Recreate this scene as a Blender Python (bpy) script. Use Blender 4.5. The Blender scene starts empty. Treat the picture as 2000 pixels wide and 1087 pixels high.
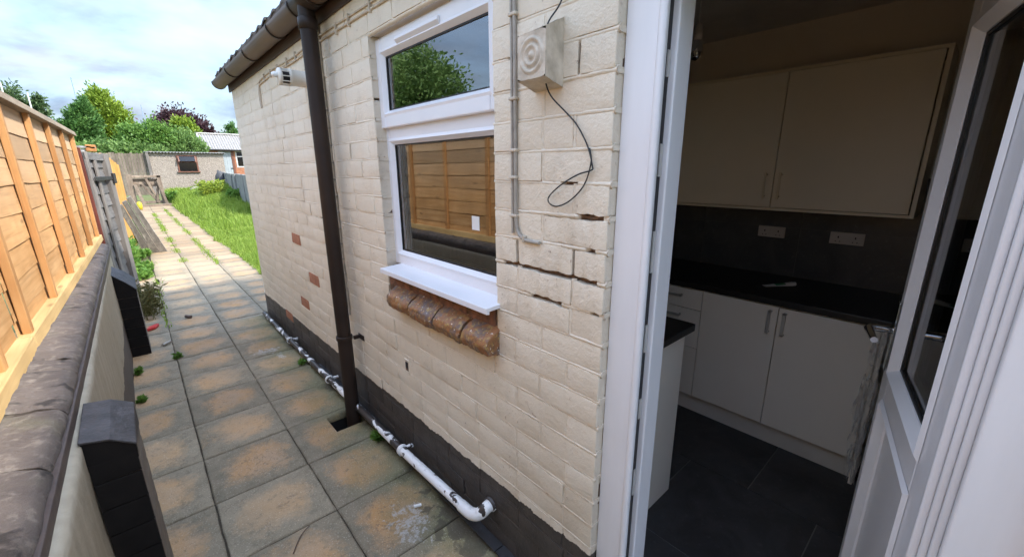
import bpy, math, random
import numpy as np
from mathutils import Vector, Matrix, noise

random.seed(7); rng = np.random.default_rng(11)
SC = bpy.context.scene
COL = SC.collection
pi = math.pi

# ------------------------------------------------------------------ camera
CAM_POS = Vector((-0.95, 0.0, 1.642))
yaw, pitch, roll = (math.radians(a) for a in (41.88, 14.81, -0.344))
fw = Vector((math.sin(yaw) * math.cos(pitch), math.cos(yaw) * math.cos(pitch), -math.sin(pitch)))
r0 = Vector((math.cos(yaw), -math.sin(yaw), 0)); u0 = r0.cross(fw)
rr = r0 * math.cos(roll) + u0 * math.sin(roll); uu = -r0 * math.sin(roll) + u0 * math.cos(roll)
cam = bpy.data.cameras.new('camera'); camo = bpy.data.objects.new('camera', cam); COL.objects.link(camo)
camo.matrix_world = Matrix(((rr.x, uu.x, -fw.x, CAM_POS.x), (rr.y, uu.y, -fw.y, CAM_POS.y),
                            (rr.z, uu.z, -fw.z, CAM_POS.z), (0, 0, 0, 1)))
cam.sensor_width = 36.0; cam.lens = 36.0 * 808.7 / 2000.0
cam.clip_start = 0.02; cam.clip_end = 2000
SC.camera = camo

# ------------------------------------------------------------------ sky, sun, exposure
TO_SUN = Vector((0.70, -0.72, 1.0)).normalized()
W = bpy.data.worlds.new('World'); SC.world = W; W.use_nodes = True
nt = W.node_tree; nt.nodes.clear()
def wn(t, **k):
    n = nt.nodes.new(t)
    for a, b in k.items(): setattr(n, a, b)
    return n
sky = wn('ShaderNodeTexSky', sky_type='NISHITA', sun_disc=False)
sky.sun_elevation = math.asin(TO_SUN.z); sky.sun_rotation = math.atan2(TO_SUN.x, TO_SUN.y)
sky.air_density = 1.0; sky.dust_density = 1.5; sky.ozone_density = 1.5
tc = wn('ShaderNodeTexCoord')
sep = wn('ShaderNodeSeparateXYZ'); nt.links.new(tc.outputs['Generated'], sep.inputs[0])
zz = wn('ShaderNodeMath', operation='MAXIMUM'); nt.links.new(sep.outputs[2], zz.inputs[0]); zz.inputs[1].default_value = 0.0
za = wn('ShaderNodeMath', operation='ADD'); nt.links.new(zz.outputs[0], za.inputs[0]); za.inputs[1].default_value = 0.22
dx = wn('ShaderNodeMath', operation='DIVIDE'); nt.links.new(sep.outputs[0], dx.inputs[0]); nt.links.new(za.outputs[0], dx.inputs[1])
dy = wn('ShaderNodeMath', operation='DIVIDE'); nt.links.new(sep.outputs[1], dy.inputs[0]); nt.links.new(za.outputs[0], dy.inputs[1])
cmb = wn('ShaderNodeCombineXYZ'); nt.links.new(dx.outputs[0], cmb.inputs[0]); nt.links.new(dy.outputs[0], cmb.inputs[1])
cn = wn('ShaderNodeTexNoise'); cn.inputs['Scale'].default_value = 1.5; cn.inputs['Detail'].default_value = 7; cn.inputs['Roughness'].default_value = 0.56
cn.inputs['Distortion'].default_value = 0.25
nt.links.new(cmb.outputs[0], cn.inputs['Vector'])
cr = wn('ShaderNodeValToRGB'); cr.color_ramp.elements[0].position = 0.34; cr.color_ramp.elements[1].position = 0.60
cr.color_ramp.elements[0].color = (0.12, 0.12, 0.12, 1); cr.color_ramp.elements[1].color = (1, 1, 1, 1)
nt.links.new(cn.outputs['Fac'], cr.inputs[0])
cn2 = wn('ShaderNodeTexNoise'); cn2.inputs['Scale'].default_value = 2.6; cn2.inputs['Detail'].default_value = 6
nt.links.new(cmb.outputs[0], cn2.inputs['Vector'])
cr2 = wn('ShaderNodeValToRGB'); cr2.color_ramp.elements[0].position = 0.3; cr2.color_ramp.elements[1].position = 0.68
CLOUD = 2.35
cr2.color_ramp.elements[0].color = (1.12, 1.55, 2.3, 1)
cr2.color_ramp.elements[1].color = (2.25, 2.55, 3.0, 1)
nt.links.new(cn2.outputs['Fac'], cr2.inputs[0])
mx = wn('ShaderNodeMix', data_type='RGBA')
nt.links.new(cr.outputs[0], mx.inputs['Factor']); nt.links.new(sky.outputs[0], mx.inputs['A']); nt.links.new(cr2.outputs[0], mx.inputs['B'])
# sky raised overhead well above the horizon, to brighten the shaded facade
gm = wn('ShaderNodeMath', operation='MULTIPLY_ADD'); nt.links.new(zz.outputs[0], gm.inputs[0]); gm.inputs[1].default_value = 1.75; gm.inputs[2].default_value = 0.30
gv = wn('ShaderNodeVectorMath', operation='SCALE'); nt.links.new(mx.outputs['Result'], gv.inputs[0]); nt.links.new(gm.outputs[0], gv.inputs['Scale'])
bg = wn('ShaderNodeBackground'); bg.inputs['Strength'].default_value = 0.13
nt.links.new(gv.outputs[0], bg.inputs['Color'])
wo = wn('ShaderNodeOutputWorld'); nt.links.new(bg.outputs[0], wo.inputs[0])

sl = bpy.data.lights.new('sun', 'SUN'); sl.energy = 1.4; sl.angle = math.radians(3.0); sl.color = (1.0, 0.97, 0.92)
so = bpy.data.objects.new('sun', sl); COL.objects.link(so)
so.rotation_euler = (-TO_SUN).to_track_quat('-Z', 'Y').to_euler(); so.location = (6, -8, 12)

SC.view_settings.view_transform = 'Standard'; SC.view_settings.look = 'None'
SC.view_settings.gamma = 1.0; SC.view_settings.use_curve_mapping = False
SC.view_settings.exposure = 2.32
SC.render.engine = 'CYCLES'
SC.cycles.use_adaptive_sampling = True; SC.cycles.adaptive_threshold = 0.025
SC.cycles.max_bounces = 9; SC.cycles.diffuse_bounces = 5; SC.cycles.glossy_bounces = 5
SC.cycles.transparent_max_bounces = 16; SC.cycles.use_denoising = True
SC.cycles.sample_clamp_indirect = 6.0

# ------------------------------------------------------------------ materials
class NT:
    """tiny wrapper round a node tree"""
    def __init__(s, name):
        s.m = bpy.data.materials.new(name); s.m.use_nodes = True; s.t = s.m.node_tree; s.t.nodes.clear()
        s.out = s.n('ShaderNodeOutputMaterial')
    def n(s, t, **k):
        x = s.t.nodes.new(t)
        for a, b in k.items():
            if a in x.inputs: x.inputs[a].default_value = b
            else: setattr(x, a, b)
        return x
    def l(s, a, b): s.t.links.new(a, b)
    def noise(s, vec, scale, detail=4, rough=0.55, dist=0.0):
        x = s.n('ShaderNodeTexNoise'); x.inputs['Scale'].default_value = scale; x.inputs['Detail'].default_value = detail
        x.inputs['Roughness'].default_value = rough; x.inputs['Distortion'].default_value = dist
        if vec is not None: s.l(vec, x.inputs['Vector'])
        return x.outputs['Fac']
    def ramp(s, fac, p0, p1, c0=0.0, c1=1.0):
        x = s.n('ShaderNodeMapRange'); x.inputs['From Min'].default_value = p0; x.inputs['From Max'].default_value = p1
        x.inputs['To Min'].default_value = c0; x.inputs['To Max'].default_value = c1
        x.clamp = True; s.l(fac, x.inputs['Value']); return x.outputs['Result']
    def mix(s, fac, a, b):
        x = s.n('ShaderNodeMix', data_type='RGBA')
        if isinstance(fac, (int, float)): x.inputs['Factor'].default_value = fac
        else: s.l(fac, x.inputs['Factor'])
        for k, v in (('A', a), ('B', b)):
            if isinstance(v, tuple): x.inputs[k].default_value = (*v[:3], 1)
            else: s.l(v, x.inputs[k])
        return x.outputs['Result']
    def math(s, op, a, b=None):
        x = s.n('ShaderNodeMath', operation=op)
        for i, v in enumerate((a, b)):
            if v is None: continue
            if isinstance(v, (int, float)): x.inputs[i].default_value = v
            else: s.l(v, x.inputs[i])
        return x.outputs[0]
    def pos(s): return s.n('ShaderNodeNewGeometry').outputs['Position']
    def objc(s): return s.n('ShaderNodeTexCoord').outputs['Object']
    def rand(s): return s.n('ShaderNodeObjectInfo').outputs['Random']
    def map(s, vec, scale=(1, 1, 1), loc=(0, 0, 0), rot=(0, 0, 0)):
        x = s.n('ShaderNodeMapping'); x.inputs['Scale'].default_value = scale; x.inputs['Location'].default_value = loc
        x.inputs['Rotation'].default_value = rot; s.l(vec, x.inputs['Vector']); return x.outputs[0]
    def shift(s, vec, amount=40.0):
        """offset the coordinates by a random vector for each object"""
        c = s.n('ShaderNodeCombineXYZ'); r = s.math('MULTIPLY', s.rand(), amount)
        for i in range(3): s.l(r, c.inputs[i])
        v = s.n('ShaderNodeVectorMath', operation='ADD'); s.l(vec, v.inputs[0]); s.l(c.outputs[0], v.inputs[1]); return v.outputs[0]
    def bump(s, h, strength=0.3, dist=0.01, normal=None):
        x = s.n('ShaderNodeBump'); x.inputs['Strength'].default_value = strength; x.inputs['Distance'].default_value = dist
        s.l(h, x.inputs['Height'])
        if normal is not None: s.l(normal, x.inputs['Normal'])
        return x.outputs[0]
    def pbr(s, col, rough=0.6, metal=0.0, normal=None, spec=0.5, **k):
        x = s.n('ShaderNodeBsdfPrincipled')
        if isinstance(col, tuple): x.inputs['Base Color'].default_value = (*col[:3], 1)
        else: s.l(col, x.inputs['Base Color'])
        if isinstance(rough, (int, float)): x.inputs['Roughness'].default_value = rough
        else: s.l(rough, x.inputs['Roughness'])
        x.inputs['Metallic'].default_value = metal; x.inputs['Specular IOR Level'].default_value = spec
        if normal is not None: s.l(normal, x.inputs['Normal'])
        for a, b in k.items(): x.inputs[a].default_value = b
        s.l(x.outputs[0], s.out.inputs['Surface']); return x

def simple(name, c1, c2=None, rough=0.6, scale=6.0, bump=0.15, bscale=60.0, bdist=0.004, metal=0.0, spec=0.5, stretch=(1, 1, 1), rnd=0.0, pos=False):
    """paint / plaster / stone: two tones of noise, fine relief"""
    t = NT(name); v = t.pos() if pos else t.shift(t.objc()); v = t.map(v, stretch)
    c2 = c2 or tuple(x * 0.8 for x in c1)
    c = t.mix(t.ramp(t.noise(v, scale, 5), 0.3, 0.7), c1, c2)
    if rnd:
        r = t.ramp(t.rand(), 0, 1, 1 - rnd, 1 + rnd); h = t.n('ShaderNodeHueSaturation'); t.l(c, h.inputs['Color']); t.l(r, h.inputs['Value']); c = h.outputs[0]
    nrm = t.bump(t.noise(v, bscale, 4), bump, bdist) if bump else None
    t.pbr(c, rough, metal, nrm, spec); return t.m

def wood(name, c1, c2, grain=(3, 3, 40), axis='z', rough=0.75, rnd=0.12, top=None, bump=0.4):
    """long-grained timber; 'top' = (z0, z1, colour): weathered tone with height on the board"""
    t = NT(name); v = t.shift(t.objc())
    sc = {'z': (26, 26, 1.6), 'y': (26, 1.6, 26), 'x': (1.6, 26, 26)}[axis]
    g = t.noise(t.map(v, sc), 1.0, 6, 0.6, 0.6)
    big = t.noise(v, 3.0, 3)
    c = t.mix(t.ramp(g, 0.3, 0.72), c1, c2)
    c = t.mix(t.ramp(big, 0.35, 0.75, 0, 0.8), c, tuple(x * 0.72 for x in c2))
    c = t.mix(t.ramp(t.noise(t.map(v, {'z': (60, 60, 2.5), 'y': (60, 2.5, 60), 'x': (2.5, 60, 60)}[axis]), 1.0, 4, .6, .4), .5, .7, 0, .5), c, tuple(x * 0.6 for x in c2))
    kn = t.n('ShaderNodeTexVoronoi'); kn.inputs['Scale'].default_value = 1.0
    t.l(t.map(v, {'z': (9, 9, 2.4), 'y': (9, 2.4, 9), 'x': (2.4, 9, 9)}[axis]), kn.inputs['Vector'])
    c = t.mix(t.ramp(kn.outputs['Distance'], 0.05, 0.13, 0.65, 0), c, tuple(x * 0.35 for x in c2))
    if top:
        z = t.n('ShaderNodeSeparateXYZ'); t.l(t.pos(), z.inputs[0])
        wz = t.math('ADD', z.outputs[2], t.math('MULTIPLY', t.noise(t.map(v, (2, 2, 6)), 1.0, 3), 0.5))
        c = t.mix(t.ramp(wz, top[0], top[1], 0, 0.75), c, top[2])
    if rnd:
        r = t.ramp(t.rand(), 0, 1, 1 - rnd, 1 + rnd); h = t.n('ShaderNodeHueSaturation'); t.l(c, h.inputs['Color']); t.l(r, h.inputs['Value']); c = h.outputs[0]
    t.pbr(c, rough, 0, t.bump(g, bump, 0.003), 0.25); return t.m

def m_facade(name, mortar=False):
    """cream masonry paint above, near-black painted plinth below, chips and dirt"""
    t = NT(name); p = t.pos()
    s = t.n('ShaderNodeSeparateXYZ'); t.l(p, s.inputs[0])
    n1 = t.noise(p, 1.7, 5); n2 = t.noise(p, 9, 5, 0.6); n3 = t.noise(p, 55, 5, 0.6); n4 = t.noise(p, 170, 3)
    cream = t.mix(t.ramp(n1, 0.3, 0.72), (0.78, 0.695, 0.56), (0.69, 0.605, 0.475))
    flk = t.math('MULTIPLY', t.ramp(t.noise(p, 13, 7, .72, .6), .665, .68), t.ramp(t.noise(p, 1.1, 2), .42, .55))
    cream = t.mix(t.ramp(n2, 0.55, 0.8, 0, 0.35), cream, (0.58, 0.51, 0.42))
    # grime runs downwards
    gr = t.noise(t.map(p, (18, 18, 1.2)), 1.0, 4)
    cream = t.mix(t.ramp(gr, 0.58, 0.8, 0, 0.3), cream, (0.43, 0.37, 0.30))
    n5 = t.noise(p, 4.2, 6, .65)
    cream = t.mix(t.ramp(n5, .56, .72, 0, .45), cream, (0.50, 0.435, 0.345))
    cream = t.mix(t.math('MULTIPLY', t.ramp(n3, 0.63, 0.70, 0, 0.8), t.ramp(n5, .46, .6, .1, 1)), cream, (0.30, 0.19, 0.12))
    recess = t.n('ShaderNodeSeparateXYZ'); t.l(p, recess.inputs[0])
    cream = t.mix(t.ramp(recess.outputs[0], .0018, .0065, 0, .62 if mortar else .25), cream, (0.42, 0.355, 0.285))  # grime colour, stronger with depth behind the brick face
    if mortar: cream = t.mix(t.ramp(t.math('ADD', recess.outputs[0], t.math('MULTIPLY', t.math('SUBTRACT', n3, .5), .006)), .009, .014), cream, t.mix(t.ramp(n3, .35, .65), (0.21, 0.115, 0.06), (0.07, 0.042, 0.028)))
    cream = t.mix(flk, cream, (0.42, 0.30, 0.205))
    rim = t.math('ADD', t.math('MULTIPLY', t.math('SUBTRACT', n2, 0.5), 0.055), t.math('MULTIPLY', s.outputs[1], -0.021))
    edge = t.math('ADD', rim, 0.365)
    low = t.math('LESS_THAN', t.math('ADD', s.outputs[2], t.math('MULTIPLY', t.math('SUBTRACT', n3, 0.5), 0.02)), edge)
    dark = t.mix(t.ramp(n2, 0.3, 0.75), (0.040, 0.033, 0.030), (0.085, 0.072, 0.062))
    dark = t.mix(t.ramp(n3, 0.70, 0.735, 0, 0.8), dark, (0.45, 0.40, 0.33))
    c = t.mix(low, cream, dark)
    h = t.math('ADD', t.math('MULTIPLY', n3, 0.8), t.math('MULTIPLY', n4, 0.35))
    nb = t.bump(t.noise(p, 24, 4, .6), 0.3, 0.006); nb = t.bump(h, 0.8, 0.005, nb)
    t.pbr(c, 0.5, 0, nb, 0.45); return t.m

def m_slab():
    t = NT('paving_concrete'); o = t.objc(); ov = t.shift(o)
    s = t.n('ShaderNodeSeparateXYZ'); t.l(o, s.inputs[0])
    ax = t.math('MULTIPLY', s.outputs[0], 5.3); ay = t.math('MULTIPLY', s.outputs[1], 5.3)
    d = t.math('SQRT', t.math('ADD', t.math('POWER', t.math('ABSOLUTE', ax), 2.6), t.math('POWER', t.math('ABSOLUTE', ay), 2.6)))
    n1 = t.noise(ov, 5.5, 7, 0.68, .5); d = t.math('ADD', d, t.math('MULTIPLY', t.math('SUBTRACT', n1, 0.5), 1.9))
    d = t.math('ADD', d, t.math('MULTIPLY', t.math('SUBTRACT', t.noise(ov, 38, 4, .6), .5), .7))
    centre = t.math('MULTIPLY', t.ramp(d, 0.45, 1.0, 1, 0), t.ramp(t.noise(ov, 1.6, 2), .32, .55, .5, 1))
    buff = t.mix(t.ramp(t.noise(ov, 7, 4), 0.35, 0.68), (0.53, 0.295, 0.125), (0.46, 0.315, 0.20))
    hue = t.mix(t.math('MULTIPLY', t.rand(), .7), buff, (0.43, 0.31, 0.185))
    grey = t.mix(t.ramp(t.noise(ov, 10, 5), 0.3, 0.7), (0.30, 0.25, 0.175), (0.21, 0.18, 0.125))
    c = t.mix(centre, grey, hue)
    rv = t.noise(t.map(ov, (1, 1, 1)), 7, 5, .6, 1.8); crk = t.ramp(t.math('ABSOLUTE', t.math('SUBTRACT', rv, .5)), .004, .014, 1, 0)
    c = t.mix(t.math('MULTIPLY', crk, t.ramp(t.noise(ov, 5, 2), .5, .6, 0, .6)), c, (0.16, 0.125, 0.09))
    # algae and damp against the house wall
    w = t.n('ShaderNodeSeparateXYZ'); t.l(t.pos(), w.inputs[0])
    nx = t.math('ADD', w.outputs[0], t.math('MULTIPLY', t.math('SUBTRACT', t.noise(t.pos(), 5, 5), 0.5), 0.5))
    near = t.math('LESS_THAN', w.outputs[1], 5.4)
    c = t.mix(t.math('MULTIPLY', t.ramp(nx, -0.38, -0.06, 0, 0.72), near), c, (0.165, 0.165, 0.075))
    c = t.mix(t.math('MULTIPLY', t.ramp(nx, -0.10, 0.0, 0, 0.8), near), c, (0.06, 0.05, 0.035))
    sp = t.noise(ov, 160, 2)
    c = t.mix(t.ramp(sp, 0.60, 0.70, 0, 0.5), c, (0.60, 0.53, 0.43)); c = t.mix(t.ramp(sp, 0.28, 0.38, 0.5, 0), c, (0.08, 0.07, 0.055))
    # dried white splashes left on two of the slabs
    for (sx, sy, ax_, ay_) in ((-.235, 1.55, .115, .17), (-.27, 4.22, .17, .10), (-.20, 4.0, .04, .12)):
        qx = t.math('DIVIDE', t.math('SUBTRACT', w.outputs[0], sx), ax_); qy = t.math('DIVIDE', t.math('SUBTRACT', w.outputs[1], sy), ay_)
        dd = t.math('ADD', t.math('MULTIPLY', qx, qx), t.math('MULTIPLY', qy, qy))
        f = t.math('SUBTRACT', t.noise(t.pos(), 26, 5, .6, .5), t.math('MULTIPLY', dd, .22))
        c = t.mix(t.math('MULTIPLY', t.ramp(f, .40, .47, 0, .75), t.ramp(t.noise(t.pos(), 90, 4, .7), .38, .56)), c, (0.50, 0.49, 0.47))
    # dark wet run-off below the end of the waste pipe
    qx = t.math('DIVIDE', t.math('SUBTRACT', w.outputs[0], -.03), .16); qy = t.math('DIVIDE', t.math('SUBTRACT', w.outputs[1], 1.38), .30)
    dd = t.math('ADD', t.math('MULTIPLY', qx, qx), t.math('MULTIPLY', qy, qy)); f = t.math('SUBTRACT', t.noise(t.pos(), 11, 5, .6, .5), t.math('MULTIPLY', dd, .2))
    c = t.mix(t.ramp(f, .36, .41, 0, .7), c, (0.085, 0.07, 0.05))
    far = t.ramp(w.outputs[1], 6, 12, 0, 0.75); c = t.mix(far, c, (0.285, 0.205, 0.12))  # far slabs toned down in colour to offset the strong sun there
    c = t.mix(t.ramp(t.noise(ov, 22, 6, .7), .56, .66, 0, .55), c, (0.15, 0.135, 0.095))
    r = t.ramp(t.rand(), 0, 1, 0.80, 1.15); hs = t.n('ShaderNodeHueSaturation'); t.l(c, hs.inputs['Color']); t.l(r, hs.inputs['Value'])
    nb = t.bump(crk, -0.5, 0.004); nb = t.bump(t.noise(ov, 14, 6, 0.6, 1.2), 0.6, 0.007, nb); nb = t.bump(t.noise(ov, 120, 3), 0.35, 0.002, nb)
    t.pbr(hs.outputs[0], 0.8, 0, nb, 0.3); return t.m

def m_glass(name, ior=1.9, tint=(0.82, 0.86, 0.85)):
    t = NT(name); f = t.n('ShaderNodeFresnel'); f.inputs['IOR'].default_value = ior
    tr = t.n('ShaderNodeBsdfTransparent'); tr.inputs[0].default_value = (*tint, 1)
    g = t.n('ShaderNodeBsdfGlossy'); g.inputs['Roughness'].default_value = 0.004
    m = t.n('ShaderNodeMixShader'); t.l(f.outputs[0], m.inputs[0]); t.l(tr.outputs[0], m.inputs[1]); t.l(g.outputs[0], m.inputs[2])
    t.l(m.outputs[0], t.out.inputs['Surface']); return t.m

def m_leaf(name, c1, c2, trans=0.35, rough=0.55):
    t = NT(name); r = t.n('ShaderNodeNewGeometry').outputs['Random Per Island']
    v = t.noise(t.objc(), 0.9, 3)
    c = t.mix(r, c1, c2); c = t.mix(t.ramp(v, 0.35, 0.65, 0, 0.6), c, c1)
    p = t.n('ShaderNodeBsdfPrincipled'); t.l(c, p.inputs['Base Color']); p.inputs['Roughness'].default_value = rough; p.inputs['Specular IOR Level'].default_value = 0.3
    tl = t.n('ShaderNodeBsdfTranslucent'); t.l(c, tl.inputs['Color'])
    m = t.n('ShaderNodeMixShader'); m.inputs[0].default_value = trans; t.l(p.outputs[0], m.inputs[1]); t.l(tl.outputs[0], m.inputs[2])
    t.l(m.outputs[0], t.out.inputs['Surface']); return t.m

def m_chipped(name, base, chip, scale=16, thr=0.5, rough=0.45, stretch=(1, 1, 1)):
    t = NT(name); v = t.map(t.pos(), stretch)
    n = t.noise(v, scale, 5, 0.55, 0.6); f = t.ramp(n, thr - 0.008, thr + 0.008)
    c = t.mix(f, base, chip)
    c = t.mix(t.ramp(t.noise(v, 45, 3), 0.6, 0.75, 0, 0.4), c, (0.12, 0.1, 0.09))
    t.pbr(c, rough, 0, t.bump(f, 0.5, 0.0015)); return t.m

def m_tile(name, c1, c2, rough=0.4):
    t = NT(name); v = t.shift(t.objc()); n = t.noise(v, 5, 7, 0.65, 0.8)
    c = t.mix(t.ramp(n, 0.35, 0.7), c1, c2); c = t.mix(t.ramp(t.noise(v, 40, 4), 0.6, 0.75, 0, 0.35), c, tuple(x * 2.2 for x in c2))
    t.pbr(c, rough, 0, t.bump(n, 0.1, 0.003)); return t.m

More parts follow.
